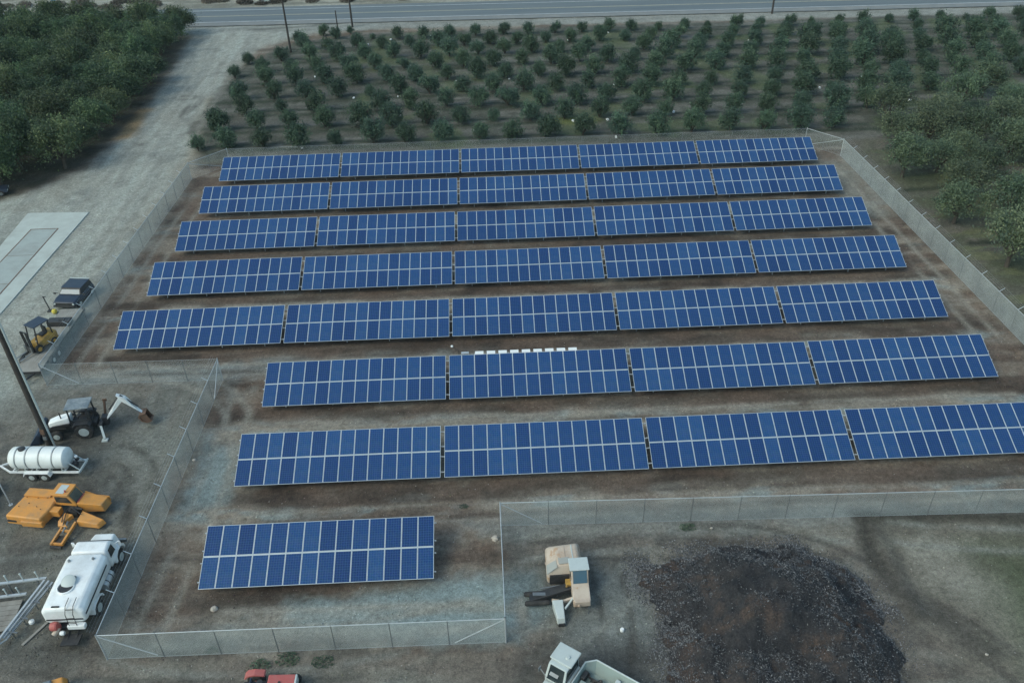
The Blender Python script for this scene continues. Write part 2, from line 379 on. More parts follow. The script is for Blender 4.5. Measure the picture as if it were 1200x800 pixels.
# tyre tracks: pairs of pressed, darker or paler lines with a little tread in them
def track(pts, c, amt, gauge=1.7, w=.26, seed=0):
    P = np.array(pts,float); t = np.gradient(P,axis=0); nrm = np.stack([-t[:,1],t[:,0]],-1); nrm /= np.linalg.norm(nrm,axis=1,keepdims=True)
    for sgn in (-1,1):
        q = P+nrm*gauge/2*sgn
        x0,y0 = q.min(0)-1; x1,y1 = q.max(0)+1
        ix = slice(*np.searchsorted(gx,[x0,x1])); iy = slice(*np.searchsorted(gy,[y0,y1]))
        xx, yy = X[iy,ix], Y[iy,ix]
        if xx.size == 0: continue
        d = ldist(xx+.3*(fbm(xx,yy,3,210+seed)-.5),yy+.3*(fbm(xx,yy,3,220+seed)-.5),[tuple(k) for k in q])
        k = np.clip(np.exp(-(d/w)**2)*sm(fbm(xx,yy,2.4,230+seed)-.36,.16)*amt,0,1)[...,None]
        C[iy,ix] = C[iy,ix]*(1-k)+np.array(c)*k; Z[iy,ix] -= .035*k[...,0]
def curve(p0, p1, p2, n=14): t = np.linspace(0,1,n)[:,None]; a,b,c = map(np.array,(p0,p1,p2)); return (1-t)**2*a+2*t*(1-t)*b+t**2*c
for k, y0 in enumerate(TABLE_Y):
    track(curve((-31 if k < 5 else -17,y0-2.0),(5,y0-2.3),(40 if k < 7 else 0,y0-2.1)),(.33,.29,.245) if k % 2 else (.085,.062,.05),.7,1.6,.28,k)
    track(curve((-31 if k < 5 else -17,y0-2.7),(5,y0-2.4),(40 if k < 7 else 0,y0-2.8)),(.31,.27,.225),.5,1.5,.22,k+9)
for k,(a,b,c) in enumerate([((41,94),(41.5,75),(42,57)),((-34,92),(-34.5,75),(-34.6,58)),((-35,57.5),(-20,57),(-19,46)),((-20.5,54),(-19.8,42),(-21,30.5)),((-20,31),(-10,28.9),(-1.5,31.5))]):
    track(curve(a,b,c),(.30,.265,.225),.6,1.7,.28,20+k)
for k,(a,b,c) in enumerate([((-36.5,54),(-27,51),(-24,42)),((-35,47),(-27,45.5),(-25.5,38.5)),((-27,54),(-25.6,45),(-27.5,38.5)),((-28.5,46.8),(-24.8,46),(-24.6,40)),((-27.5,36.8),(-30,35.8),(-36,36.5)),((-27,29.5),(-20,28.3),(-8,28.2)),((-23,28.6),(-18,26),(-6,28))]):
    track(curve(a,b,c),(.070,.062,.055) if k % 2 else (.215,.205,.185),.65,1.7,.26,40+k)
for k,(a,b,c) in enumerate([((1,36),(12,37.3),(21.5,34.5)),((2,35.6),(10,36.6),(20.8,33.2)),((6,34.5),(7,30),(5.5,26.5)),((1,29),(5,29.5),(8.2,34)),((24.5,30),(27,28),(29,24)),((12,36.4),(19,36.6),(22.3,32.5)),((25,36),(33,34.5),(44,34))]):
    track(curve(a,b,c),(.075,.065,.058) if k % 3 else (.235,.225,.20),.65,1.8,.26,60+k)
for k,(a,b,c) in enumerate([((-46,58),(-46.5,95),(-46.5,165)),((-44,60),(-43,100),(-45,166)),((-41,60),(-40.5,95),(-42.5,160)),((-48,100),(-47,125),(-50,168)),((-39,75),(-39.2,100),(-44,150)),((-43.5,62),(-45,88),(-52,94)),((-42,150),(-43,164),(-30,168))]):
    track(curve(a,b,c,30),(.39,.375,.335) if k % 2 else (.24,.222,.195),.42,1.8,.34,80+k)
# scattered stones and crumbs
fine = fbm(X,Y,.42,200,2); C *= (0.84+.32*fine)[...,None]; C *= np.array([.96,1.02,1.02])
# relief: tyre ruts, clods, orchard berms
Z += .10*(n_mid-.5)+.05*(n_fine-.5)
for y0 in ORCH_Y: Z += orch*.14*np.exp(-((Y-y0)/1.1)**2)
Z += .16*np.exp(-((X-23.9)/.5)**2)*sm(Y-29.5,1)*sm(37-Y,1)
Z *= np.clip((np.abs(X) < 170),0,1)
ny, nx = X.shape
me = bpy.data.meshes.new('ground')
V = np.stack([X,Y,Z],-1).reshape(-1,3).astype(np.float32)
i = np.arange(ny*nx).reshape(ny,nx); F = np.stack([i[:-1,:-1],i[:-1,1:],i[1:,1:],i[1:,:-1]],-1).reshape(-1,4)
me.vertices.add(len(V)); me.vertices.foreach_set('co', V.ravel())
me.loops.add(F.size); me.loops.foreach_set('vertex_index', F.ravel().astype(np.int32))
me.polygons.add(len(F)); me.polygons.foreach_set('loop_start', np.arange(0,F.size,4,dtype=np.int32)); me.polygons.foreach_set('loop_total', np.full(len(F),4,np.int32))
me.update(); me.polygons.foreach_set('use_smooth', np.ones(len(F),bool))
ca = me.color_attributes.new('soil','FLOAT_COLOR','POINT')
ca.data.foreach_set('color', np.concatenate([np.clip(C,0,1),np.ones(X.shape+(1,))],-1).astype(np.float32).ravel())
def ground_mat():
    m, nt, b = newmat('soil'); tc = N(nt,'ShaderNodeTexCoord').outputs['Object']
    at = N(nt,'ShaderNodeAttribute', attribute_name='soil').outputs['Color']
    n1 = noise(nt,tc,3.5,8,.72); n2 = noise(nt,tc,14,5,.7); n3 = noise(nt,tc,.8,6,.65)
    k = ramp(nt,n1,[(.30,(.55,.54,.53)),(.5,(1,1,1)),(.70,(1.5,1.48,1.45))]); c = mixc(nt,.8,at,k,'MULTIPLY')
    k3 = ramp(nt,n3,[(.3,(.74,.72,.70)),(.7,(1.22,1.22,1.22))]); c = mixc(nt,.55,c,k3,'MULTIPLY')
    k2 = ramp(nt,n2,[(.3,(.72,.72,.72)),(.7,(1.28,1.28,1.28))]); c = mixc(nt,.85,c,k2,'MULTIPLY')
    vo = N(nt,'ShaderNodeTexVoronoi'); vo.inputs['Scale'].default_value = 2.2; nt.links.new(tc,vo.inputs['Vector'])
    st = mathn(nt,'LESS_THAN',vo.outputs['Distance'],.085); sc = N(nt,'ShaderNodeSeparateColor'); nt.links.new(vo.outputs['Color'],sc.inputs[0])
    st = mathn(nt,'MULTIPLY',st,mathn(nt,'GREATER_THAN',sc.outputs[0],.80)); c = mixc(nt,mathn(nt,'MULTIPLY',st,.7),c,(.40,.38,.35))
    nt.links.new(c,b.inputs['Base Color']); b.inputs['Roughness'].default_value = .95; b.inputs['Specular IOR Level'].default_value = .15
    bp = N(nt,'ShaderNodeBump'); bp.inputs['Strength'].default_value = .8; bp.inputs['Distance'].default_value = .10
    nt.links.new(mathn(nt,'ADD',n1,mathn(nt,'MULTIPLY',n2,.5)),bp.inputs['Height']); nt.links.new(bp.outputs[0],b.inputs['Normal']); return m
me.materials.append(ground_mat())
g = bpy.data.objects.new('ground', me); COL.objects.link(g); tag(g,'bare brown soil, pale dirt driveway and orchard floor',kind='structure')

# loose stones and clods lying on the dirt: small octahedra that take the colour of the soil they lie on
def loose_stones():
    q = np.random.default_rng(5); n0 = 150000; x = q.uniform(-52,48,n0); y = q.uniform(24,101,n0)
    dens = np.clip((fbm(x,y,2.2,300,4,.6)-.38)*2.2,.03,.8)*np.clip(1.15-(y-24)/95,.25,1); ok = q.random(n0) < dens; x, y = x[ok][:36000], y[ok][:36000]
    ix = np.clip(np.searchsorted(gx,x),0,len(gx)-1); iy = np.clip(np.searchsorted(gy,y),0,len(gy)-1); n = len(x); z = Z[iy,ix]
    r = .018+.05*q.random(n)**3.0; o = np.array([[1,0,0],[-1,0,0],[0,1,0],[0,-1,0],[0,0,.8],[0,0,-.6]])
    a = q.random(n)*6.28; ca, sa = np.cos(a), np.sin(a); j = q.uniform(.7,1.35,(n,6,1)); L_ = o[None]*r[:,None,None]*j
    Vv = np.stack([L_[...,0]*ca[:,None]-L_[...,1]*sa[:,None]+x[:,None], L_[...,0]*sa[:,None]+L_[...,1]*ca[:,None]+y[:,None], L_[...,2]+(z+r*.25)[:,None]],-1).reshape(-1,3)
    T = np.array([[0,2,4],[2,1,4],[1,3,4],[3,0,4],[2,0,5],[1,2,5],[3,1,5],[0,3,5]]); Ff = (np.arange(n)[:,None,None]*6+T[None]).reshape(-1,3)
    me = bpy.data.meshes.new('gravel'); me.vertices.add(len(Vv)); me.vertices.foreach_set('co',Vv.astype(np.float32).ravel()); me.loops.add(Ff.size); me.loops.foreach_set('vertex_index',Ff.ravel().astype(np.int32))
    me.polygons.add(len(Ff)); me.polygons.foreach_set('loop_start',np.arange(0,Ff.size,3,dtype=np.int32)); me.polygons.foreach_set('loop_total',np.full(len(Ff),3,np.int32)); me.update()
    cc = np.clip(C[iy,ix]*q.uniform(.55,1.9,(n,1))+q.normal(0,.008,(n,3)),.01,.6); cc = np.repeat(np.concatenate([cc,np.ones((n,1))],1),6,0)
    at = me.color_attributes.new('soil','FLOAT_COLOR','POINT'); at.data.foreach_set('color',cc.astype(np.float32).ravel())
    m, nt, b = newmat('loose_stone'); nt.links.new(N(nt,'ShaderNodeAttribute',attribute_name='soil').outputs['Color'],b.inputs['Base Color']); b.inputs['Roughness'].default_value = .9; me.materials.append(m)
    o_ = bpy.data.objects.new('gravel',me); COL.objects.link(o_); tag(o_,'loose stones and clods scattered over the dirt',kind='stuff')
loose_stones()

# road
def strip(name, x0, x1, d0, d1, z, m, dash=None):
    mb = MB(); xs = np.arange(x0, x1+.1, 12.0)
    def yy(x): return 175.2-.026*x
    if dash is None:
        vs = [(x, yy(x)+d, z) for x in xs for d in (d0, d1)]; mb.add(vs, [(2*k,2*k+2,2*k+3,2*k+1) for k in range(len(xs)-1)])
    else:
        x = x0
        while x < x1: mb.add([(x,yy(x)+d0,z),(x+dash[0],yy(x+dash[0])+d0,z),(x+dash[0],yy(x+dash[0])+d1,z),(x,yy(x)+d1,z)],[(0,1,2,3)]); x += dash[1]
    return obj(name, mb, m)
def asphalt():
    m, nt, b = newmat('asphalt'); tc = N(nt,'ShaderNodeTexCoord').outputs['Object']
    mp = N(nt,'ShaderNodeMapping'); mp.inputs['Scale'].default_value = (.03,.9,1); nt.links.new(tc,mp.inputs[0])
    n1 = noise(nt,mp.outputs[0],1.6,6,.6); n2 = noise(nt,tc,.25,5)
    c = ramp(nt,n1,[(.3,(.080,.108,.125)),(.7,(.130,.158,.170))]); c = mixc(nt,n2,c,(.14,.145,.145)); c = mixc(nt,.5,c,ramp(nt,n1,[(.3,(.075,.10,.12)),(.7,(.14,.17,.18))]))
    nt.links.new(c,b.inputs['Base Color']); b.inputs['Roughness'].default_value = .8; return m
paint = mat('road_paint',(.55,.57,.57),.7,0,(.2,.2,.2),.6,.8); ypaint = mat('road_paint_yellow',(.50,.46,.32),.7,0,(.2,.2,.2),.6,.8)
tag(strip('road',-420,420,-7.6,6.8,.13,asphalt()),kind='structure')
shoulder = mat('paved_shoulder',(.17,.18,.18),.9,0,(.25,.24,.22),.7,.3)
tag(strip('road_shoulder',-420,420,-7.6,-4.9,.136,shoulder),kind='structure')
tag(strip('road_edge_line',-420,420,-4.75,-4.5,.142,paint),kind='structure')
tag(strip('road_edge_line',-420,420,4.6,4.85,.142,paint),kind='structure')
tag(strip('road_centre_line',-420,420,-.22,-.08,.142,ypaint),kind='structure')
tag(strip('road_centre_line',-420,420,.08,.22,.142,ypaint),kind='structure')

# concrete pad with an inset slab (weighbridge)
mb = MB(); mb.hexa([(-51.0,62,-.3),(-45.9,62,-.3),(-45.6,87.9,-.3),(-52.6,88.2,-.3),(-51.0,62,.10),(-45.9,62,.10),(-45.6,87.9,.10),(-52.6,88.2,.10)])
pad = obj('concrete_pad', mb, M['concrete'], bevel=.03); tag(pad,kind='structure')
mb = MB(); mb.hexa([(-50.4,60.5,.05),(-47.6,60.5,.05),(-47.55,83.9,.05),(-50.35,83.9,.05),(-50.4,60.5,.115),(-47.6,60.5,.115),(-47.55,83.9,.115),(-50.35,83.9,.115)])
slab = mat('scale_deck',(.33,.37,.355),.85,0,(.22,.22,.2),.6,.4)
o = obj('scale_deck', mb, slab, pad)
mb = MB()
for a,b in (((-50.47,60.5),(-50.42,83.97)),((-47.53,60.5),(-47.48,83.97)),((-50.47,83.98),(-47.45,83.98))): mb.bar((*a,.108),(*b,.108),.10,.03)
for y in (66.5,72.2,78): mb.bar((-50.4,y,.112),(-47.6,y,.112),.05,.012)
obj('deck_joint', mb, M['rust'], pad)

# ------------------------------------------------------------------ solar tables
TILT = R(21.87); W = 14.2; L = 3.99; H0 = .70
ct, st = math.cos(TILT), math.sin(TILT)
table = thing('solar_table','','solar table',(0,0,0),0,'tilted tables of blue solar panels')
pm = MB(); pm.box((0,0,0),(.95,1.92,.02)); fm = MB()
for sx in (-1,1): fm.box((sx*.486,0,0),(.026,1.968,.042))
for sy in (-1,1): fm.box((0,sy*.971,0),(.945,.026,.042))
proto_p = obj('solar_panel',pm,M['solar']); proto_f = obj('frame',fm,M['alu'])
first = True
for r in range(2):
    for c in range(14):
        if first: p, f = proto_p, proto_f; first = False
        else: p, f = proto_p.copy(), proto_f.copy(); COL.objects.link(p); COL.objects.link(f)
        p.parent = table; f.parent = p
        s = .985+.005+r*2.015
        p.location = ((c+.5)*W/14, s*ct, H0+s*st); p.rotation_euler = (TILT,0,0); f.location = (0,0,0)
for s in (.45,1.62,2.40,3.55):
    mb = MB(); mb.bar((-.13,s*ct+.03,H0+s*st-.075),(W+.13,s*ct+.03,H0+s*st-.075),.05,.07); obj('purlin',mb,M['galv'],table)
mb = MB(); mb.box((W/2,2.0*ct+.028*st,H0+2.0*st-.03),(W-.05,.04,.02),(TILT,0,0)); obj('clamp_rail',mb,M['alu'],table)
for k in range(4):
    x = 1.6+k*3.67
    for s in (.8,3.1):
        mb = MB(); mb.bar((x,s*ct,-.3),(x,s*ct,H0+s*st-.16),.10,.07); obj('post',mb,M['galv'],table)
    mb = MB(); mb.bar((x,.25*ct,H0+.25*st-.14),(x,3.75*ct,H0+3.75*st-.14),.07,.09); obj('rafter',mb,M['galv'],table)
ROWX = [-32.26,-32.34,-32.46,-32.57,-32.64,-18.25,-18.39,-18.52]; ROWN = [5,5,5,5,5,4,4,1]
rown = ['in the row nearest the orchard','in the second row from the orchard','in the third row from the orchard','in the fourth row from the orchard','in the fifth row from the orchard','in the white inverter row','in the seventh row from the orchard','']
posn = {5:['leftmost','second from left','middle','second from right','rightmost'],4:['leftmost','second from left','second from right','rightmost']}
k = 0; rr0 = random.Random(3)
for r in range(8):
    for c in range(ROWN[r]):
        t = table if k == 0 else dup(table); k += 1
        t.location = (ROWX[r]+c*(W+.258), TABLE_Y[r], 0); t.rotation_euler = (R(rr0.uniform(-.5,.5)),0,R(rr0.uniform(-.12,.12)))
        t['label'] = 'tilted table of blue solar panels, '+posn[ROWN[r]][c]+' '+rown[r] if r < 7 else 'single table of blue solar panels standing alone at the front'
# note: the row with inverters has them behind its second table

# inverters on a rack behind the sixth row
rack = thing('inverter_rack','galvanised rack carrying the white inverters behind a solar table','rack',(-1.75,54.95,0))
for x in (0,2.7,5.4,8.1): mb = MB(); mb.bar((x,.12,-.2),(x,.12,1.75),.08,.08); obj('post',mb,M['galv'],rack)
for z in (1.15,1.65): mb = MB(); mb.bar((-.2,.05,z),(8.6,.05,z),.05,.06); obj('rail',mb,M['galv'],rack)
ordn = ['first','second','third','fourth','fifth','sixth','seventh','eighth','ninth','tenth']
iv = thing('inverter','','inverter',(0,0,0),0,'white inverters behind the solar table')
mb = MB(); mb.box((0,0,1.50),(.60,.26,.85)); obj('housing',mb,M['inv'],iv,bevel=.03)
mb = MB(); mb.hexa([(-.34,-.17,1.93),(.34,-.17,1.93),(.34,.19,1.93),(-.34,.19,1.93),(-.34,-.17,1.96),(.34,-.17,1.96),(.34,.19,2.04),(-.34,.19,2.04)]); obj('rain_hood',mb,M['inv'],iv)
mb = MB(); mb.tube((0,0,1.08),(0,0,.1),.035); obj('conduit',mb,M['steel'],iv)
for q in range(9):
    t = iv if q == 0 else dup(iv); t.location = (-1.38+q*.945,54.80,0)
    t['label'] = 'white inverter box behind the solar tables, %s from the left' % ordn[q]
jb = thing('switch_box','grey electrical box left of the white inverters','electrical box',(-2.55,55.3,0))
mb = MB(); mb.box((0,0,1.45),(.62,.3,.55)); obj('housing',mb,M['galv'],jb,bevel=.02); mb = MB(); mb.bar((0,.05,-.1),(0,.05,1.2),.07); obj('post',mb,M['galv'],jb); mb = MB(); mb.box((0,-.16,1.45),(.5,.02,.45)); obj('door',mb,M['steel'],jb)
ws = thing('weather_station','small sensor post with white globe beside the grey electrical box','weather station',(-3.05,55.4,0))
mb = MB(); mb.tube((0,0,0),(0,0,1.9),.03); mb.bar((0,0,1.85),(-.55,.3,2.05),.03); obj('mast',mb,M['black'],ws); mb = MB(); mb.lathe([(.01,-.1),(.09,-.05),(.1,0),(.09,.06),(.01,.11)],(-.55,.3,2.12)); obj('sensor',mb,M['white'],ws,smooth=True)

# ------------------------------------------------------------------ fences
def fence(label, a, b, h, arm=0, spacing=3.0, brace=(), wire='chain', rail=.026):
    a, b = Vector((*a,0)), Vector((*b,0)); d = b-a; ln = d.length; rz = math.atan2(d.y,d.x)
    t = thing('chain_link_fence',label,'fence',a,rz,'chain link fences')
    mb = MB(); mb.hexa([(.03,-.004,.02),(ln-.03,-.004,.02),(ln-.03,.004,.02),(.03,.004,.02),(.03,-.004,h),(ln-.03,-.004,h),(ln-.03,.004,h),(.03,.004,h)])
    # two faces only: front and back of the woven wire
    mb.f = [(0,1,5,4),(2,3,7,6)]; mb.v = [(x,(-.0 if y < 0 else .012),z) for x,y,z in mb.v]; mb.f = mb.f[:1]
    obj('wire_mesh',mb,M[wire],t)
    mb = MB(); mb.tube((0,0,h),(ln,0,h),rail); obj('top_rail',mb,M['galv'],t)
    mb = MB(); mb.tube((0,0,.06),(ln,0,.06),.006); obj('bottom_wire',mb,M['galv'],t)
    n = max(2, int(round(ln/spacing)))
    for i in range(n+1):
        x = ln*i/n; end = i in (0,n); rr = .042 if end else .024
        mb = MB(); mb.tube((x,0,-.3),(x,0,h+(.12 if end else 0.03)),rr); p = obj('post',mb,M['galv'] if end else M['steel'],t)
        if arm and not end: mb = MB(); mb.bar((x,0,h+.02),(x,arm*.40,h+.32),.04,.03); obj('barb_arm',mb,M['alu'],p)
    if arm:
        mb = MB()
        for q in (.35,.65,.95): mb.tube((0,arm*.42*q,h+.03+.34*q),(ln,arm*.42*q,h+.03+.34*q),.0035,n=4,caps=False)
        obj('barbed_wire',mb,M['galv'],t)
    for x0, x1, z0, z1 in brace:
        mb = MB(); mb.tube((x0,.02,z0),(x1,.02,z1),.03); obj('brace',mb,M['galv'],t)
    return t
FH = 2.15
A,B,Cc,D,E_,F_,G_,H_ = (-36.3,96.2),(-36.85,55.4),(-22.5,55.2),(-22.7,29.32),(-.1,29.2),(-.15,38.0),(62,36.55),(43.6,96.4)
K_ = (44.6,36.9)
fence('long chain link fence with barbed arms beside the pale dirt driveway',A,B,FH,-1,3.0,(),'chain_dense')
A2,H2 = (-32.6,100.3),(40.4,100.4)
fence('long chain link fence at the back, between the solar tables and the orchard',A2,H2,FH,0,3.2,(),'chain_fine',.007)
fence('short angled fence corner at the back by the dirt driveway',A,A2,FH,0,2.8,[(0,4.6,FH-.1,.15)],'chain_fine')
fence('short angled fence corner at the back right by the big trees',H2,H_,FH,0,2.8,[(.5,5.0,.15,FH-.1)],'chain_fine')
fence('long chain link fence with barbed arms facing the big dark trees',H_,K_,FH,1,3.0,(),'chain_dense')
fence('short chain link fence between the forklift trailer and the backhoe',B,Cc,FH,0,3.0,[(0,2.6,FH-.1,.15)],'chain_fine',.008)
fence('chain link fence with barbed arms alongside the white tank truck',Cc,D,FH,-1,3.0,[(0,2.6,FH-.1,.15)])
fence('chain link fence in front of the single solar table',D,E_,FH,0,3.1,[(0,2.9,FH-.1,.15),(22.6-2.9,22.55,.15,FH-.1)])
fence('short chain link fence seen end on, left of the tan harvester',E_,F_,FH,0,2.9)
fence('chain link fence between the solar tables and the dark mulch pile',F_,(62,36.55),FH,0,3.1,[(0,2.7,FH-.1,.15)])

# ------------------------------------------------------------------ trees
def tree_meshes(name, seed, h, r, zc, rz, nleaf, leaf, lm, trunk_h, nl, updraft=.0, clus=26, kin=.45, low=-.55):
    q = np.random.default_rng(seed); rr = random.Random(seed)
    tm = MB(); base = Vector((0,0,-.15)); top = Vector((rr.uniform(-.1,.1),rr.uniform(-.1,.1),trunk_h)); tr = .045*r+.05
    tm.tube(base,top,tr*1.25,tr,7); ends = []
    for i in range(nl):
        t = 2*math.pi*(i+rr.random()*.6)/nl; e = rr.uniform(.45,.8)
        mid = top+Vector((math.cos(t)*r*.32,math.sin(t)*r*.32,(h-trunk_h)*rr.uniform(.25,.4)))
        end = Vector((math.cos(t)*r*e,math.sin(t)*r*e,zc+rz*rr.uniform(.0,.75)))
        tm.tube(top,mid,tr*.62,tr*.42,6); tm.tube(mid,end,tr*.42,tr*.12,5)
        for s in range(2):
            t2 = t+rr.uniform(-.9,.9); e2 = mid+Vector((math.cos(t2)*r*.45,math.sin(t2)*r*.45,rz*rr.uniform(-.1,.7))); tm.tube(mid,e2,tr*.28,tr*.08,4)
    # clusters through an uneven crown, thinner inside
    cs = []
    lob = q.uniform(.82,1.14,9)
    while len(cs) < clus:
        d = q.normal(size=3); d /= np.linalg.norm(d); d[2] = d[2] if d[2] > low else -d[2]
        a = int((math.atan2(d[1],d[0])/math.pi*.5+.5)*8.99); k = q.uniform(kin,.92)*lob[a]
        cs.append((d[0]*r*k, d[1]*r*k, zc+d[2]*rz*k*(1+.15*q.normal())))
    cs = np.array(cs); sz = q.uniform(.22,.36,len(cs))*r
    ci = q.integers(0,len(cs),nleaf); off = q.normal(size=(nleaf,3)); off *= np.abs(q.normal(.0,.62,(nleaf,1)))/np.linalg.norm(off,axis=1,keepdims=True)*1.25
    P = cs[ci]+off*sz[ci][:,None]*np.array([1,1,.9]); 
    up = q.random(nleaf) < updraft; P[up,2] += q.random(up.sum())*rz*.35
    P[:,2] = np.maximum(P[:,2], .18+.35*q.random(nleaf)*r/1.6)
    n = q.normal(size=(nleaf,3)); n[:,2] += .5; n /= np.linalg.norm(n,axis=1,keepdims=True)
    a = np.cross(n,q.normal(size=(nleaf,3))); a /= np.linalg.norm(a,axis=1,keepdims=True); b = np.cross(n,a)
    s1 = leaf*q.uniform(.6,1.3,(nleaf,1)); s2 = s1*q.uniform(.35,.6,(nleaf,1))
    V = np.stack([P-a*s1,P-b*s2,P+a*s1,P+b*s2],1).reshape(-1,3)
    me = bpy.data.meshes.new(name+'_crown')
    me.vertices.add(len(V)); me.vertices.foreach_set('co',V.astype(np.float32).ravel())
    me.loops.add(nleaf*4); me.loops.foreach_set('vertex_index',np.arange(nleaf*4,dtype=np.int32))
    me.polygons.add(nleaf); me.polygons.foreach_set('loop_start',np.arange(0,nleaf*4,4,dtype=np.int32)); me.polygons.foreach_set('loop_total',np.full(nleaf,4,np.int32)); me.update()
    tone = np.clip(q.normal(.40,.30,len(cs))[ci]+q.normal(0,.14,nleaf),0,1)
    at = me.attributes.new('tone','FLOAT','FACE'); at.data.foreach_set('value',tone.astype(np.float32)); me.materials.append(lm)
    t2 = bpy.data.meshes.new(name+'_trunk'); t2.from_pydata(tm.v,[],tm.f); t2.materials.append(M['bark']); return t2, me
def plant(name, meshes, loc, rz, sc, label, cat, group):
    t = thing(name,label,cat,loc,rz,group); t.scale = sc
    for nm, me in zip(('trunk','crown'),meshes): o = bpy.data.objects.new(nm,me); COL.objects.link(o); o.parent = t
    return t
orv = [tree_meshes('orchard',20+k,3.1,1.55,1.42,1.28,5200,.095,M['leaf_orchard'],.2,7,.42,80,.2,-.95) for k in range(8)]
bigv = [tree_meshes('old',60+k,5.0,3.2,2.9,2.0,7000,.125,M['leaf_big'],1.0,8,.3,80) for k in range(5)]
grv = [tree_meshes('grove',80+k,6.0,3.5,3.5,2.5,11000,.145,M['leaf_grove'],1.3,8,.30,75) for k in range(6)]
def nth(n):
    return str(n)+('th' if 10 <= n % 100 <= 20 else {1:'st',2:'nd',3:'rd'}.get(n % 10,'th'))
rr = random.Random(5)
LEFT = [-36.8,-37.2,-38.6,-38,-39,-38.6,-37.5,-32.0,-22.5]
ocount = 0
for r, y in enumerate(ORCH_Y):
    x0 = -1.25 if r % 2 == 0 else 1.25
    xs = [x0+4.72*j for j in range(-10,30)]
    xmax = 44.6+(y-56)*.56+2.5; n = 0
    for x in xs:
        if x < LEFT[r]: continue
        if x > xmax or (r == 0 and x > 49) or (r == 1 and x > 56) or (r == 2 and x > 66): continue
        if rr.random() < .02: continue
        n += 1; s = rr.uniform(.88,1.22)
        if rr.random() < .06: s *= .66
        if r >= 7: s *= .72 if r == 8 else .85
        if x > 45 and r < 7: s *= 1.16
        if r == 1: s *= 1.04
        plant('orchard_tree',orv[rr.randrange(8)],(x+rr.uniform(-.3,.3),y+rr.uniform(-.35,.35),0),rr.uniform(0,6.28),(s,s,s*rr.uniform(.92,1.12)),
              'round green orchard tree, %s from the left in the %s tree row behind the panels' % (nth(n), nth(r+1)),'tree','young orchard trees in rows'); ocount += 1
for k,(x,y) in enumerate([(-37.6,112.6),(-37.9,105.3),(-38.6,116.8),(-38.3,127.2),(-40.2,136.0),(-39.6,143.5),(-33.4,155.5),(-27.0,157.4),(-29.5,159.6),(-24.6,160.5)]):
    s = rr.uniform(.5,.8)
    plant('orchard_tree',orv[k % 8],(x,y,0),rr.uniform(0,6),(s,s,s),'small scrubby orchard tree at the driveway edge, %s nearest the panels' % nth(k+1),'tree','small trees at the orchard edge')
bigs = [(48.4,89.6),(52.9,90.4),(57.3,88.6),(48.8,77.6),(54.2,77.2),(49.6,68.4),(51.6,99.0),(55.8,99.2),(61.2,98.6),(60.5,105.6),(62.5,92.5),(66.2,101.2),(59.2,80.5),(65.4,110.8),(70.5,108),(55.2,66.2),(63.5,84.5),(67.5,95.5),(71,115.5),(50.9,60.6),(56.6,93.6),(57.8,103.2),(53.0,84.0),(66.0,90.0),(53.6,106.8)]
for k,(x,y) in enumerate(bigs):
    s = rr.uniform(.78,1.02)
    plant('old_orchard_tree',bigv[k % 5],(x,y,0),rr.uniform(0,6.28),(s,s,s*rr.uniform(.9,1.1)),'big dark spreading tree beyond the right fence, %s nearest the camera' % nth(1+sorted(b[1] for b in bigs).index(y)),'tree','big trees right of the fence')
gc = []
for j in range(13):
    y = 95.5+j*5.6; xl = -54.6 if y < 100 else (-53.6 if y < 140 else -56.3-(y-140)*.03)
    if j == 0: xl = -58.8
    for i in range(9):
        x = xl-i*5.5+rr.uniform(-.5,.5); yy = y+rr.uniform(-.6,.6)+(.0)
        if x < -44.6-(yy-56)*.61-6: continue
        if yy < 92+(-57.5-x)*.55 and i > 0 and x < -66: pass
        gc.append((x,yy,j,i))
for k,(x,y,j,i) in enumerate(gc):
    s = rr.uniform(.80,1.06)
    plant('grove_tree',grv[rr.randrange(6)],(x,y,0),rr.uniform(0,6.28),(s,s,s*rr.uniform(.78,1.2)),'tall dense grove tree, %s back from the driveway in the %s row from the camera' % (nth(i+1),nth(j+1)),'tree','dense grove left of the driveway')
# scrub beyond the road and weeds
def bush(seed, n, r, h, leaf, m):
    q = np.random.default_rng(seed); mb = MB()
    for i in range(n):
        a, k = q.random()*6.28, q.random()**.6*r; z = q.random()*h*(1-.6*k/r)+.02; p = Vector((math.cos(a)*k,math.sin(a)*k,z))
        d = Vector(q.normal(size=3)).normalized(); s = d.cross(Vector(q.normal(size=3))).normalized()*leaf*q.uniform(.2,.5); d = d*leaf*q.uniform(.6,1.3)
        mb.add([p-d,p-s,p+d,p+s],[(0,1,2,3)])
    me = bpy.data.meshes.new('bush'); me.from_pydata(mb.v,[],mb.f); at = me.attributes.new('tone','FLOAT','FACE'); at.data.foreach_set('value',np.clip(q.normal(.5,.25,n),0,1).astype(np.float32)); me.materials.append(m); return me
sb = [bush(300+k,500,1.5,1.1,.2,M['scrub']) for k in range(4)]
sx = []
for k in range(46): sx.append((rr.uniform(-106,-40) if k < 34 else rr.uniform(-40,-5), 0))
sx.sort()
for k,(x,_) in enumerate(sx):
    y = 175.2-.026*x+rr.uniform(9.5,17); s = rr.uniform(.45,1.25)
    o = bpy.data.objects.new('dry_bush',sb[k % 4]); COL.objects.link(o); o.location = (x,y,0); o.rotation_euler = (0,0,rr.uniform(0,6)); o.scale = (s*1.3,s,s)
    tag(o,'low dry brown bush in the sand across the road, %s from the left' % nth(k+1),'bush','dry bushes across the road')
wb = [bush(400+k,200,.45,.25,.07,M['leaf_orchard']) for k in range(3)]
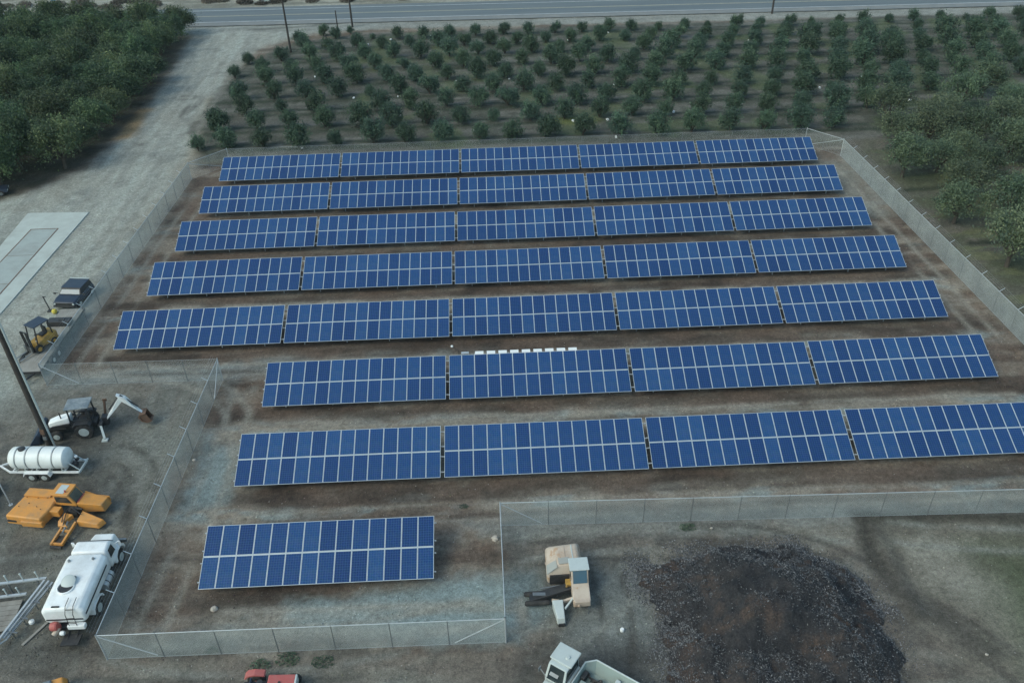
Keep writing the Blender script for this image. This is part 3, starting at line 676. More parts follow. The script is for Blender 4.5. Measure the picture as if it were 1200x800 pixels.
for k,(x,y,s,l) in enumerate([(12.0,37.15,1.0,'green weed tuft under the fence behind the mulch pile'),(-13.9,28.45,1.1,'flat dark weed clump nearest the red tractor seat'),(-12.4,28.75,1.3,'dark weed clump above the red tractor hood'),(-10.4,28.45,1.2,'dark weed clump right of the red tractor'),(-16.9,29.55,.7,'small weed under the front fence, far left of the red tractor'),(-2.6,39.9,.6,'small bluish weed behind the front fence, left of centre')]):
    o = bpy.data.objects.new('weed',wb[k % 3]); COL.objects.link(o); o.location = (x,y,0); o.scale = (s*1.2,s*.8,s*.8); tag(o,l,'weed')
# stones and litter
for k,(x,y,r,l) in enumerate([(-17.46,32.4,.22,'large pale stone on the dirt in front of the single solar table'),(-.55,36.9,.26,'tan stone beside the end-on fence corner'),(13.5,37.0,.11,'pale stone above the mulch pile'),(-22.2,45.6,.16,'small white stone left of the front solar rows'),(26.5,27.0,.10,'pale stone lying right of the mulch pile')]):
    mb = MB(); mb.rock((0,0,r*.35),r,k); o = obj('stone',mb,M['stone']); o.location = (x,y,0); tag(o,l,'stone')
mb = MB(); mb.lathe([(.12,0),(.13,.12),(.09,.2)],(0,0,.02)); o = obj('white_bucket',mb,M['white']); o.location = (6.6,29.6,0); tag(o,'small white bucket on the dirt right of the tan harvester','bucket')
nl = 0
for k in range(44):
    r = rr.randrange(9); x = rr.uniform(-30,70); y = ORCH_Y[r]+rr.choice((-.9,1.1,2.6,3.4))
    mb = MB() if k < 3 else None
    if k < 3: mb.box((0,0,.12),(.34,.22,.2),(0,.2*k,0)); o = obj('carton',mb,M['white']); litter = [o] if k == 0 else litter+[o]
    else: o = litter[k % 3].copy(); COL.objects.link(o)
    o.location = (x,y,.05); o.rotation_euler = (rr.uniform(-.3,.3),0,rr.uniform(0,6)); s = rr.uniform(.6,1.2); o.scale = (s,s,s)
    tag(o,'small white carton lying on the orchard floor between tree rows','litter','white litter between the orchard rows')
# blue drums behind the first row
for k,(x,l) in enumerate([(-30.9,'blue tarped bale behind the back fence, nearest the driveway'),(-27.4,'blue tarped bale behind the back fence, the one further right')]):
    t = thing('tarped_bale',l,'bale',(x,98.3,0)); mb = MB(); mb.loft([[(-.9,-.5,0),(.9,-.5,0),(.9,.5,0),(-.9,.5,0)],[(-.95,-.5,.7),(.9,-.52,.75),(.92,.5,.7),(-.9,.5,.72)],[(-.6,-.3,1.05),(.55,-.3,1.1),(.6,.3,1.0),(-.55,.3,1.05)]]); obj('tarp',mb,M['blue'],t,bevel=.12,smooth=True)
    mb = MB(); mb.bar((-.3,-.53,.02),(-.3,-.53,.72),.03); mb.bar((.35,-.53,.02),(.35,-.53,.72),.03); obj('strap',mb,M['black'],t)

# mulch pile -------------------------------------------------------------
def pile():
    cx, cy = 15.2, 29.6
    outl = [(8.0,34.1),(8.5,32.3),(9.5,30.8),(9.4,29.0),(9.2,27.0),(9.6,24.5),(11,22.2),(15,21),(19,22),(21.3,25),(21.9,28.4),(22.0,30.2),(21.4,32.2),(20.3,33.7),(18.5,34.6),(16.4,35.2),(14.6,35.2),(12.9,34.9),(11,34.6),(9.4,34.6)]
    xs = np.arange(7,23.5,.11); ys = np.arange(20,36.5,.11); PX, PY = np.meshgrid(xs,ys)
    d = sdist(PX+2.2*(fbm(PX,PY,1.8,7)-.5)+.7*(fbm(PX,PY,.4,17)-.5),PY+2.2*(fbm(PX,PY,1.8,8)-.5)+.7*(fbm(PX,PY,.4,18)-.5),outl)
    prof = np.clip(d/4.2,0,1)
    Hh = .04+2.9*prof**.9*(.40+1.1*fbm(PX,PY,2.6,9)) + .42*(fbm(PX,PY,.6,10,4,.65)-.5)*np.clip(d/.8,0,1)+.12*(fbm(PX,PY,.2,12,3)-.5)
    Hh = np.where(d > 0,Hh,Hh*0-.2+ np.clip(d,-.5,0)); keep = d > -.18
    idx = -np.ones(PX.shape,int); idx[keep] = np.arange(keep.sum()); mb = MB(); mb.v = [tuple(p) for p in np.stack([PX[keep],PY[keep],Hh[keep]],-1)]
    a,b,c,e = idx[:-1,:-1],idx[:-1,1:],idx[1:,1:],idx[1:,:-1]; ok = (a>=0)&(b>=0)&(c>=0)&(e>=0); mb.f = [tuple(map(int,q)) for q in np.stack([a[ok],b[ok],c[ok],e[ok]],-1)]
    m, nt, bs = newmat('mulch'); tc = N(nt,'ShaderNodeTexCoord').outputs['Object']
    n1 = noise(nt,tc,.55,5,.6); n2 = noise(nt,tc,9,6,.75)
    col = ramp(nt,n1,[(.36,(.014,.015,.019)),(.5,(.030,.029,.032)),(.64,(.062,.044,.037))]); col = mixc(nt,.9,col,ramp(nt,n2,[(.3,(.35,.34,.34)),(.5,(.9,.9,.9)),(.72,(2.2,2.1,2.05))]),'MULTIPLY')
    nt.links.new(col,bs.inputs['Base Color']); bs.inputs['Roughness'].default_value = .9
    bp = N(nt,'ShaderNodeBump'); bp.inputs['Strength'].default_value = 1; bp.inputs['Distance'].default_value = .12; nt.links.new(n2,bp.inputs['Height']); nt.links.new(bp.outputs[0],bs.inputs['Normal'])
    p = obj('mulch_pile',mb,m,smooth=True); tag(p,'broad low pile of dark brown and black mulch in the front yard','mulch pile')
    # chips and scraps over and around it
    q = np.random.default_rng(77); M0 = 260000
    x = q.uniform(7.2,23,M0); y = q.uniform(21,36.2,M0); ix = np.clip(((x-7)/.11).astype(int),0,len(xs)-1); iy = np.clip(((y-20)/.11).astype(int),0,len(ys)-1)
    dd = d[iy,ix]; edge = np.where(dd > -1.8,np.exp(-(dd/.85)**2),0)
    dens = np.maximum(edge*np.where(dd > 0,.9,.6),np.where(dd > 0,.42,0))*np.clip((fbm(x,y,2.0,44)-.36)*4.5,.12,1)
    ok = q.random(M0) < dens; x,y,dd,ix,iy = x[ok],y[ok],dd[ok],ix[ok],iy[ok]; n = min(60000,len(x)); x,y,dd,ix,iy = x[:n],y[:n],dd[:n],ix[:n],iy[:n]
    z = np.where(dd > 0,Hh[iy,ix],0)+.03; a = q.random(n)*6.28; l = q.uniform(.015,.055,n); w_ = q.uniform(.008,.022,n); t = q.normal(0,.35,n)
    u = np.stack([np.cos(a)*l,np.sin(a)*l,t*l],-1); v = np.stack([-np.sin(a)*w_,np.cos(a)*w_,q.normal(0,.5,n)*w_],-1); o = np.stack([x,y,z],-1)
    V = np.stack([o-u-v,o+u-v,o+u+v,o-u+v],1).reshape(-1,3); tone = np.clip(q.normal(0,.24,n)+np.where(dd > 1.2,.36,.52),0,1)
    me = bpy.data.meshes.new('wood_chips'); me.from_pydata([tuple(k) for k in V],[],[(4*i,4*i+1,4*i+2,4*i+3) for i in range(n)])
    at = me.attributes.new('tone','FLOAT','FACE'); at.data.foreach_set('value',np.array(tone,np.float32))
    mm, nt, bs = newmat('chips'); c = ramp(nt,N(nt,'ShaderNodeAttribute',attribute_name='tone').outputs['Fac'],[(0,(.012,.012,.014)),(.5,(.075,.076,.080)),(1,(.30,.30,.305))]); nt.links.new(c,bs.inputs['Base Color']); bs.inputs['Roughness'].default_value=.8
    me.materials.append(mm); o = bpy.data.objects.new('wood_chips',me); COL.objects.link(o); tag(o,'loose grey and brown chips strewn over the mulch pile','wood chips',kind='stuff')
pile()

# ------------------------------------------------------------------ poles and signs
def pole(label, x, y, h, r=.16, conduit=False, arms=True, lean=(0,0)):
    t = thing('utility_pole',label,'utility pole',(x,y,0)); top = (lean[0],lean[1],h)
    mb = MB(); mb.tube((0,0,-.5),top,r*1.15,r*.75,12); obj('shaft',mb,M['polewood'],t,smooth=True)
    if conduit: mb = MB(); mb.tube((r+.07,-.06,0),(r*.8+.07+lean[0],-.06+lean[1],h-.5),.075); obj('conduit',mb,M['pale'],t)
    if arms:
        mb = MB(); mb.bar((lean[0]-1.2,lean[1],h-.5),(lean[0]+1.2,lean[1],h-.5),.1,.12); a = obj('crossarm',mb,M['polewood'],t)
        for dx in (-1.05,-.5,.5,1.05): mb = MB(); mb.lathe([(.05,0),(.06,.06),(.04,.14)],(lean[0]+dx,lean[1],h-.43),n=8); obj('insulator',mb,M['steel'],a)
    return t
p = pole('tall dark utility pole with pale conduit between the backhoe and white tank',-33.2,47.5,16,.235,True)
mb = MB(); mb.box((.0,-.26,1.9),(.3,.12,.4)); obj('meter_box',mb,M['rust'],p); mb = MB(); mb.box((.0,-.27,1.3),(.26,.12,.25)); obj('meter_box',mb,M['steel'],p)
pole('dark utility pole standing among the small trees at the orchard corner',-33.7,149.4,11.5,.17)
pole('dark utility pole on the sandy shoulder right of the short post',-24.9,165.4,11.5,.17)
pole('dark utility pole on the far right shoulder behind the orchard',55.4,165.2,11.5,.17)
t = thing('short_post','short bare timber post on the shoulder between two utility poles','post',(-27.4,163.4,0)); mb = MB(); mb.tube((0,0,-.3),(0,0,3.6),.13,.1,10); obj('shaft',mb,M['polewood'],t); mb = MB(); mb.tube((0,0,3.6),(0,0,3.66),.115,.10,10); obj('cap',mb,M['steel'],t)
for x,y,z,l in ((-78.0,172.0,5.4,'bright blue sign on a pole showing above the grove'),(-90.0,188.2,2.0,'small blue sign on a post across the road')):
    t = thing('blue_sign',l,'sign',(x,y,0)); mb = MB(); mb.tube((0,0,-.2),(0,0,z+1.0),.07); obj('post',mb,M['steel'],t); mb = MB(); mb.box((0,-.09,z+.3),(.9,.05,1.3)); obj('board',mb,M['signblue'],t,bevel=.02)
# equipment cabinet across the road
t = thing('pump_cabinet','pale grey equipment cabinet across the road above the driveway mouth','cabinet',(-46,187.6,0)); mb = MB(); mb.box((0,0,.9),(2.4,1.4,1.8)); obj('housing',mb,M['pale'],t,bevel=.05); mb = MB(); mb.box((0,0,1.86),(2.7,1.7,.1)); obj('roof',mb,M['galv'],t); mb = MB(); mb.box((-.5,-.72,.9),(.8,.04,1.5)); obj('door',mb,M['roofgrey'],t)

# ------------------------------------------------------------------ machines
def wheel(parent, c, r, w, hub, ax='y', rimr=.55, side=1, name='wheel'):
    mb = MB(); mb.lathe([(r*.62,-w/2),(r*.93,-w/2),(r,-w*.34),(r,w*.34),(r*.93,w/2),(r*.62,w/2)],c,ax,24)
    wh = obj(name,mb,M['rubber'],parent,smooth=True)
    e = .012*side; d = {'y':(0,1,0),'x':(1,0,0)}[ax]; c2 = tuple(a+b*e for a,b in zip(c,d))
    mb = MB(); mb.lathe([(r*rimr,-w/2),(r*rimr,w/2)],c2,ax,20); mb.lathe([(r*rimr*.35,-w/2-.04),(r*rimr*.35,w/2+.04)],c2,ax,10)
    obj('rim',mb,hub,wh); 
    mb = MB()
    for k in range(int(18)):
        t = 2*math.pi*k/18; 
        q = {'y':(c[0]+math.cos(t)*r,c[1],c[2]+math.sin(t)*r),'x':(c[0],c[1]+math.cos(t)*r,c[2]+math.sin(t)*r)}[ax]
        rot = {'y':(0,-t+math.pi/2,0),'x':(t-math.pi/2,0,0)}[ax]; mb.box(q,{'y':(.05,w*.9,.035),'x':(w*.9,.05,.035)}[ax],rot)
    obj('tread',mb,M['rubber'],wh); return wh

# backhoe loader: +x is forward (towards the loader bucket)
def backhoe():
    t = thing('backhoe_loader','white and black backhoe loader with its digging arm raised','backhoe',(-31.2,49.5,0),R(187))
    mb = MB(); mb.box((.95,0,.75),(3.6,.75,.5)); mb.box((.2,0,.95),(1.5,1.3,.35)); obj('chassis',mb,M['black'],t,bevel=.04)
    mb = MB(); mb.loft([[(.95,-.42,.95),(.95,.42,.95),(.95,.40,1.68),(.95,-.40,1.68)],[(1.9,-.40,.92),(1.9,.40,.92),(1.9,.36,1.52),(1.9,-.36,1.52)],[(2.55,-.36,.9),(2.55,.36,.9),(2.55,.30,1.30),(2.55,-.30,1.30)]]); h = obj('hood',mb,M['white'],t,bevel=.07,smooth=True)
    mb = MB(); mb.box((2.57,0,1.02),(.04,.6,.4)); obj('grille',mb,M['black'],h); mb = MB(); mb.tube((1.55,.2,1.5),(1.55,.2,2.1),.045); obj('exhaust',mb,M['black'],h)
    cab = MB()
    for x,y in ((.85,.55),(.85,-.55),(-.62,.6),(-.62,-.6)): cab.bar((x,y,1.0),(x*.92,y,2.55),.09)
    cab.bar((.8,-.55,1.5),(-.62,-.6,1.5),.06); cab.bar((.8,.55,1.5),(-.62,.6,1.5),.06); cb = obj('cab_frame',cab,M['black'],t)
    mb = MB(); mb.box((.1,0,2.62),(1.75,1.35,.09)); obj('roof',mb,M['roofgrey'],t,bevel=.04)
    mb = MB(); mb.box((-.05,0,1.15),(.5,.5,.14)); mb.box((-.28,0,1.5),(.12,.5,.6)); obj('seat',mb,M['black'],t,bevel=.04)
    mb = MB(); mb.tube((.5,0,1.1),(.36,0,1.55),.03); mb.lathe([(.17,0),(.2,.02),(.17,.04)],(.34,0,1.56),n=14); obj('steering_wheel',mb,M['black'],t)
    for s in (1,-1):
        wheel(t,(0,s*.80,.66),.66,.42,M['pale'],side=s); wheel(t,(2.02,s*.78,.42),.42,.30,M['pale'],side=s)
        mb = MB(); mb.prism([(-.65,1.25),(-.45,1.42),(.45,1.42),(.7,1.2),(.66,1.16),(.42,1.36),(-.42,1.36),(-.6,1.2)],s*.58,s*1.02); obj('fender',mb,M['black'],t)
        mb = MB(); mb.bar((.9,s*.62,1.25),(2.2,s*.62,1.12),.10,.18); mb.bar((2.2,s*.62,1.12),(3.15,s*.62,.45),.10,.16); mb.tube((1.3,s*.62,.9),(2.3,s*.62,1.0),.05); obj('loader_arm',mb,M['black'],t)
    mb = MB(); mb.prism([(3.1,.12),(3.1,.80),(3.25,.92),(3.32,.90),(3.2,.70),(3.24,.2),(4.0,.06),(4.0,.02),(3.2,.04)],-1.1,1.1); 
    for s in (-1.1,1.06): mb.prism([(3.12,.12),(3.14,.8),(3.3,.9),(3.98,.06),(3.2,.04)],s,s+.04)
    obj('loader_bucket',mb,M['navy'],t)
    mb = MB(); mb.box((-1.15,0,.75),(.3,1.5,.35)); mb.box((-1.42,0,.85),(.4,.45,.75)); obj('swing_frame',mb,M['black'],t,bevel=.03)
    mb = MB(); mb.loft([[(-1.4,-.2,.8),(-1.4,.2,.8),(-1.7,.2,1.3),(-1.7,-.2,1.3)],[(-2.1,-.24,1.5),(-2.1,.24,1.5),(-2.42,.24,2.2),(-2.42,-.24,2.2)],[(-3.08,-.16,2.5),(-3.08,.16,2.5),(-3.0,.16,2.95),(-3.0,-.16,2.95)]]); obj('boom',mb,M['white'],t,bevel=.03)
    mb = MB(); mb.loft([[(-2.75,-.16,3.08),(-2.75,.16,3.08),(-3.0,.16,2.5),(-3.0,-.16,2.5)],[(-3.30,-.2,2.75),(-3.30,.2,2.75),(-3.42,.2,2.1),(-3.42,-.2,2.1)],[(-4.0,-.13,1.4),(-4.0,.13,1.4),(-4.25,.13,1.1),(-4.25,-.13,1.1)]]); obj('dipper',mb,M['white'],t,bevel=.03)
    mb = MB(); mb.tube((-1.9,0,1.75),(-2.75,0,2.75),.06); mb.tube((-3.0,0,2.98),(-4.0,0,1.75),.06); obj('ram',mb,M['black'],t)
    mb = MB(); mb.prism([(-4.45,1.25),(-4.0,1.2),(-3.85,.95),(-4.0,.55),(-4.4,.35),(-4.78,.5),(-4.62,.56),(-4.4,.46),(-4.1,.62),(-3.98,.92),(-4.1,1.1)],-.38,.38); mb.prism([(-4.45,1.22),(-4.02,1.18),(-3.9,.95),(-4.05,.58),(-4.4,.4),(-4.7,.52)],-.33,-.29); mb.prism([(-4.45,1.22),(-4.02,1.18),(-3.9,.95),(-4.05,.58),(-4.4,.4),(-4.7,.52)],.29,.33); obj('hoe_bucket',mb,M['rust'],t)
    mb = MB(); mb.bar((-1.2,.7,.85),(-1.45,1.42,.18),.16,.12); mb.box((-1.46,1.48,.07),(.42,.36,.1)); obj('stabiliser',mb,M['pale'],t)
    mb = MB(); mb.bar((-1.2,-.7,.8),(-1.35,-1.05,1.9),.14,.12); mb.box((-1.36,-1.1,1.9),(.3,.1,.2)); obj('stabiliser',mb,M['rust'],t)
backhoe()

# nurse tank trailer: +x towards the hitch
def tank():
    t = thing('tank_trailer','white ribbed liquid tank on a twin axle trailer','tank trailer',(-32.65,45.05,0),R(176.5))
    n = 22; prof = [(.30,-2.18),(.62,-2.12),(.76,-1.98)]
    for xb in (-1.3,-.35,.6,1.35): prof += [(.79,xb-.06),(.755,xb-.04),(.755,xb+.04),(.79,xb+.06)]
    prof += [(.76,1.78),(.62,1.93),(.30,1.98)]
    mb = MB(); mb.lathe(prof,(0,0,1.42),'x',28); tk = obj('tank',mb,M['plastic'],t,smooth=True)
    for xb in (-1.3,-.35,.6,1.35): mb = MB(); mb.lathe([(.772,-.026),(.785,-.02),(.785,.02),(.772,.026)],(xb,0,1.42),'x',28); obj('band',mb,M['steel'],tk)
    mb = MB(); mb.lathe([(.23,0),(.25,.05),(.25,.1),(.17,.13)],(1.0,0,2.17),'z',16); obj('lid',mb,M['black'],tk,smooth=True)
    mb = MB()
    for y in (-.62,.62): mb.bar((-2.9,y,.58),(2.15,y,.58),.10,.14)
    for x in (-2.9,-1.8,-.6,.6,1.9): mb.bar((x,-.62,.58),(x,.62,.58),.08,.12)
    mb.bar((2.1,.62,.58),(3.05,.05,.58),.10,.12); mb.bar((2.1,-.62,.58),(3.05,-.05,.58),.10,.12); mb.bar((3.0,0,.58),(4.1,0,.56),.10,.1); obj('frame',mb,M['white'],t)
    for x in (-1.7,-.85,.1,.95,1.6):
        mb = MB()
        for y in (-.6,.6): mb.bar((x,y,.62),(x,y*.92,1.15),.07)
        mb.bar((x,-.62,.64),(x,.62,.64),.06,.04); obj('cradle',mb,M['pale'],t)
    for s in (1,-1):
        for x in (-.45,.45): wheel(t,(x,s*.86,.36),.36,.22,M['pale'],side=s)
        mb = MB(); mb.prism([(-1.0,.52),(-.85,.80),(.85,.80),(1.0,.52),(.95,.50),(.80,.74),(-.80,.74),(-.95,.50)],s*.70,s*1.02); obj('fender',mb,M['white'],t)
    mb = MB(); mb.box((-2.45,.1,.85),(.35,.3,.35)); mb.lathe([(.13,0),(.14,.2),(.08,.26)],(-2.5,-.2,1.02)); mb.path([(-2.2,.1,.9),(-2.3,.4,1.1),(-2.6,.45,.9),(-2.75,.2,.8)],.04); obj('pump',mb,M['black'],t)
    mb = MB(); mb.lathe([(.11,0),(.11,.1)],(-2.5,-.2,1.28)); obj('pump_cap',mb,M['white'],t)
    mb = MB(); mb.bar((-2.9,-.75,.62),(-2.9,.75,.62),.1,.1); mb.bar((-2.9,.45,.62),(-2.25,.45,1.3),.06); mb.bar((-2.9,-.45,.62),(-2.25,-.45,1.3),.06); obj('rear_rack',mb,M['pale'],t)
tank()

# orange low harvester: +x forward
def sweeper():
    t = thing('orange_harvester','low orange nut harvester with a wide flat hood and side arm','harvester',(-29.25,40.6,0),R(-9))
    # flat hood body
    top = [(-3.3,-1.5),(-.75,-1.62),(-.55,-.7),(-.55,1.05),(-2.85,1.05)]
    a = [(x,y,.55) for x,y in top]; b = [(x+(.08 if x < -2 else -.0),y*.97,1.42 if y > -.5 else 1.28) for x,y in top]
    mb = MB(); mb.loft([a,b]); bd = obj('body',mb,M['orange'],t,bevel=.09,smooth=True)
    mb = MB(); mb.box((-1.95,.55,1.46),(1.9,.7,.03)); obj('hood_panel',mb,M['orange'],bd,bevel=.01)
    for x,y in ((-2.6,.1),(-2.2,-.35),(-1.8,.1),(-1.5,-.6),(-1.1,-.8),(-2.7,-.7),(-1.2,.2)): mb = MB(); mb.lathe([(.035,0),(.03,.03)],(x,y,1.37 if y < -.3 else 1.42),n=8); obj('bolt',mb,M['black'],bd)
    mb = MB(); mb.box((-2.85,-1.50,.85),(.62,.08,.16)); obj('vent',mb,M['black'],bd)
    mb = MB(); mb.box((-1.4,-1.52,.78),(1.5,.3,.45)); obj('side_skirt',mb,M['orange'],t,bevel=.06)
    mb = MB(); mb.box((-.4,-.52,.95),(.9,.5,.5)); obj('side_box',mb,M['orange'],t,bevel=.04)
    # cab
    mb = MB(); mb.prism([(-.55,1.05),(-.55,2.0),(.55,2.0),(.95,1.2),(.95,1.05)],-.05,.98); cb = obj('cab',mb,M['orange'],t,bevel=.05)
    mb = MB(); mb.box((-.02,.46,2.03),(1.25,1.1,.07)); obj('cab_roof',mb,M['orange'],cb,bevel=.03); mb = MB(); mb.box((-.05,.45,2.07),(.55,.8,.02)); obj('roof_patch',mb,M['pale'],cb)
    mb = MB(); mb.prism([(-.42,1.35),(-.42,1.85),(.45,1.85),(.68,1.35)],-.075,-.06); obj('side_window',mb,M['glass'],cb)
    mb = MB(); mb.hexa([(.60,.06,1.92),(.92,.06,1.27),(.92,.88,1.27),(.60,.88,1.92),(.62,.06,1.93),(.95,.06,1.28),(.95,.88,1.28),(.62,.88,1.93)]); obj('windscreen',mb,M['glass'],cb)
    # nose and right-hand wing
    mb = MB(); mb.hexa([(.95,.0,.45),(2.6,.25,.45),(2.65,1.05,.45),(.95,1.05,.45),(.95,.0,1.32),(2.5,.22,1.06),(2.55,1.02,1.06),(.95,1.05,1.32)]); obj('nose',mb,M['orange'],t,bevel=.05)
    mb = MB(); mb.prism([(.95,.6),(2.6,.6),(2.6,1.05),(1.7,1.08),(1.05,1.34),(.95,1.34)],1.06,1.12); obj('nose_rail',mb,M['orange'],t)
    mb = MB(); mb.hexa([(1.35,-1.05,.25),(2.85,-1.1,.25),(3.1,-.55,.25),(1.45,-.2,.25),(1.3,-1.0,.72),(2.7,-1.0,.58),(2.95,-.55,.6),(1.4,-.25,.95)]); obj('wing_guard',mb,M['orange'],t,bevel=.06)
    mb = MB(); mb.box((.75,-.25,.75),(.7,.5,.5)); mb.tube((.5,-.1,1.0),(1.4,-.2,1.0),.07); mb.tube((.9,-.5,.9),(.9,.2,1.1),.06); mb.path([(.6,-.3,1.05),(.8,-.5,1.15),(1.1,-.3,1.05)],.03); obj('hydraulics',mb,M['black'],t)
    mb = MB(); mb.path([(.6,-.2,1.15),(1.0,-.45,1.25),(1.5,-.6,.95)],.035); mb.path([(.4,-.35,1.0),(.6,-.9,1.05),(.7,-1.5,.8)],.03); mb.path([(.3,-.3,1.05),(.45,-.8,1.15),(.5,-1.3,.85)],.03); obj('hose',mb,M['black'],t)
    mb = MB(); mb.box((1.0,.5,1.33),(.05,.8,.06)); mb.tube((.3,.2,2.06),(.3,.2,2.25),.05); obj('beacon',mb,M['red'],cb)
    # side arm with pick-up head
    mb = MB(); mb.loft([[(.35,-.55,.6),(.95,-.65,.6),(.95,-.65,.95),(.35,-.55,.95)],[(.20,-1.2,.6),(.62,-1.25,.6),(.62,-1.25,.85),(.2,-1.2,.85)],[(.3,-1.5,.55),(.95,-1.5,.55),(.95,-1.5,.72),(.3,-1.5,.72)]]); obj('arm',mb,M['orange'],t,bevel=.03)
    mb = MB()
    mb.bar((.55,-1.4,.55),(.45,-2.75,.3),.13,.2); mb.bar((1.25,-1.0,.6),(1.15,-2.7,.3),.13,.2); mb.bar((.45,-1.7,.5),(1.25,-1.7,.5),.12,.14); mb.bar((.45,-2.65,.3),(1.15,-2.65,.3),.12,.16); obj('pickup_frame',mb,M['orange'],t)
    mb = MB(); mb.box((.8,-2.3,.25),(.6,.7,.1)); mb.tube((.45,-2.85,.22),(1.2,-2.85,.22),.1); obj('pickup_belt',mb,M['rubber'],t); mb = MB(); mb.tube((.8,-1.1,.75),(.8,-1.9,.5),.06); obj('ram',mb,M['steel'],t)
    for x,y,r in ((-2.3,-.8,.42),(-2.3,.75,.42),(1.7,.7,.38),(1.9,-.6,.3)): wheel(t,(x,y,r),r,.3,M['orange'],side=-1)
sweeper()

# white tank truck: local +x forward, placed facing +y
def truck():
    t = thing('tank_truck','white tank truck with an open round hatch and red pump at its tail','truck',(-25.35,32.55,0),R(90))
    mb = MB(); mb.box((1.5,0,.75),(6.2,.9,.28)); mb.box((-1.45,0,.62),(.18,2.2,.25)); obj('chassis',mb,M['black'],t)
    # tank body, rounded box
    def sec(x,w,z0,z1,c): return [(x,-w+c,z0),(x,w-c,z0),(x,w,z0+c),(x,w,z1-c*1.3),(x,w-c*1.3,z1),(x,-w+c*1.3,z1),(x,-w,z1-c*1.3),(x,-w,z0+c)]
    mb = MB(); mb.loft([sec(-1.42,1.13,1.05,2.12,.2),sec(-1.28,1.22,.98,2.24,.2),(sec(.5,1.22,.98,2.34,.2)),sec(2.45,1.22,.98,2.34,.2),sec(2.58,1.14,1.05,2.26,.2)]); tk = obj('tank',mb,M['white'],t,bevel=.10,smooth=True)
    for s in (1,-1): mb = MB(); mb.bar((-1.3,s*1.235,1.62),(2.1,s*1.235,1.78),.02,.11); obj('side_band',mb,M['black'],tk)
    mb = MB(); mb.bar((-1.44,-1.05,1.35),(-1.44,1.05,1.35),.02,.10); obj('rear_band',mb,M['black'],tk)
    # open hatch with raised lid and vents
    mb = MB(); mb.lathe([(.47,0),(.50,.10),(.44,.13),(.43,.05)],(.05,.22,2.28),'z',22); ht = obj('hatch',mb,M['white'],tk,smooth=True)
    mb = MB(); mb.lathe([(.40,0),(.40,.03)],(.05,.22,2.36),'z',22); obj('hatch_opening',mb,M['black'],ht)
    mb = MB(); mb.lathe([(.40,0),(.42,.03),(.30,.09)],(0,0,0),'z',22); l = obj('hatch_lid',mb,M['pale'],ht,smooth=True); l.location = (.36,.14,2.47); l.rotation_euler = (0,R(-24),0)
    for x,y in ((2.1,-.62),(2.0,.78),(.75,-.05)): mb = MB(); mb.lathe([(.07,0),(.09,.06),(.06,.14)],(x,y,2.33),n=10); obj('vent',mb,M['steel'],tk)
    # cab and bonnet
    mb = MB(); mb.loft([[(2.72,-1.12,.75),(2.72,1.12,.75),(2.72,1.08,2.25),(2.72,-1.08,2.25)],[(3.7,-1.12,.75),(3.7,1.12,.75),(3.62,1.02,2.27),(3.62,-1.02,2.27)],[(4.2,-1.1,.75),(4.2,1.1,.75),(4.12,.98,1.6),(4.12,-.98,1.6)]]); cb = obj('cab',mb,M['white'],t,bevel=.14,smooth=True)
    for s in (1,-1): mb = MB(); mb.hexa([(2.95,s*1.10,1.45),(3.62,s*1.10,1.45),(3.62,s*1.125,1.45),(2.95,s*1.125,1.45),(3.0,s*1.065,2.05),(3.5,s*1.05,2.05),(3.5,s*1.08,2.05),(3.0,s*1.09,2.05)]); obj('door_window',mb,M['glass'],cb)
    mb = MB(); mb.hexa([(3.70,-.88,2.2),(4.14,-.88,1.64),(4.14,.88,1.64),(3.70,.88,2.2),(3.72,-.88,2.22),(4.17,-.88,1.66),(4.17,.88,1.66),(3.72,.88,2.22)]); obj('windscreen',mb,M['glass'],cb)
    mb = MB(); mb.loft([[(4.15,-.82,.8),(4.15,.82,.8),(4.15,.72,1.58),(4.15,-.72,1.58)],[(5.0,-.76,.8),(5.0,.76,.8),(5.0,.62,1.42),(5.0,-.62,1.42)]]); obj('bonnet',mb,M['white'],t,bevel=.09,smooth=True)
    mb = MB(); mb.box((5.02,0,1.05),(.05,1.0,.45)); obj('grille',mb,M['steel'],t); mb = MB(); mb.box((5.12,0,.62),(.16,2.2,.24)); obj('bumper',mb,M['steel'],t,bevel=.03)
    for s in (1,-1):
        mb = MB(); mb.prism([(3.15,.70),(3.3,1.12),(3.65,1.32),(4.2,1.30),(4.5,1.0),(4.55,.7),(4.45,.7),(4.35,.98),(4.1,1.18),(3.7,1.2),(3.4,1.04),(3.28,.70)],s*.78,s*1.24); obj('fender',mb,M['white'],t,bevel=.02)
        wheel(t,(3.85,s*1.03,.5),.5,.30,M['pale'],side=s)
        for y in (.82,1.10): wheel(t,(0,s*y,.5),.5,.26,M['pale'],side=s)
        mb = MB(); mb.prism([(-.72,.72),(-.62,1.04),(-.3,1.18),(.35,1.18),(.65,1.0),(.75,.72),(.66,.72),(.56,.96),(.3,1.10),(-.27,1.10),(-.54,.98),(-.63,.72)],s*.70,s*1.30); obj('rear_fender',mb,M['white'],t,bevel=.02)
        mb = MB(); mb.tube((3.62,s*1.15,1.9),(3.78,s*1.38,1.95),.025); mb.box((3.8,s*1.42,1.8),(.06,.16,.36)); obj('mirror',mb,M['white'],cb)
    mb = MB(); mb.lathe([(.27,-.55),(.29,-.5),(.29,.5),(.27,.55)],(1.85,-1.02,.72),'x',18); ft = obj('fuel_tank',mb,M['galv'],t,smooth=True)
    for x in (1.6,2.1): mb = MB(); mb.lathe([(.30,-.03),(.30,.03)],(x,-1.02,.72),'x',18); obj('strap',mb,M['black'],ft)
    mb = MB(); mb.box((2.55,-1.0,.72),(.35,.45,.4)); obj('step_box',mb,M['black'],t)
    # ladder over the tail, red pump, step
    mb = MB()
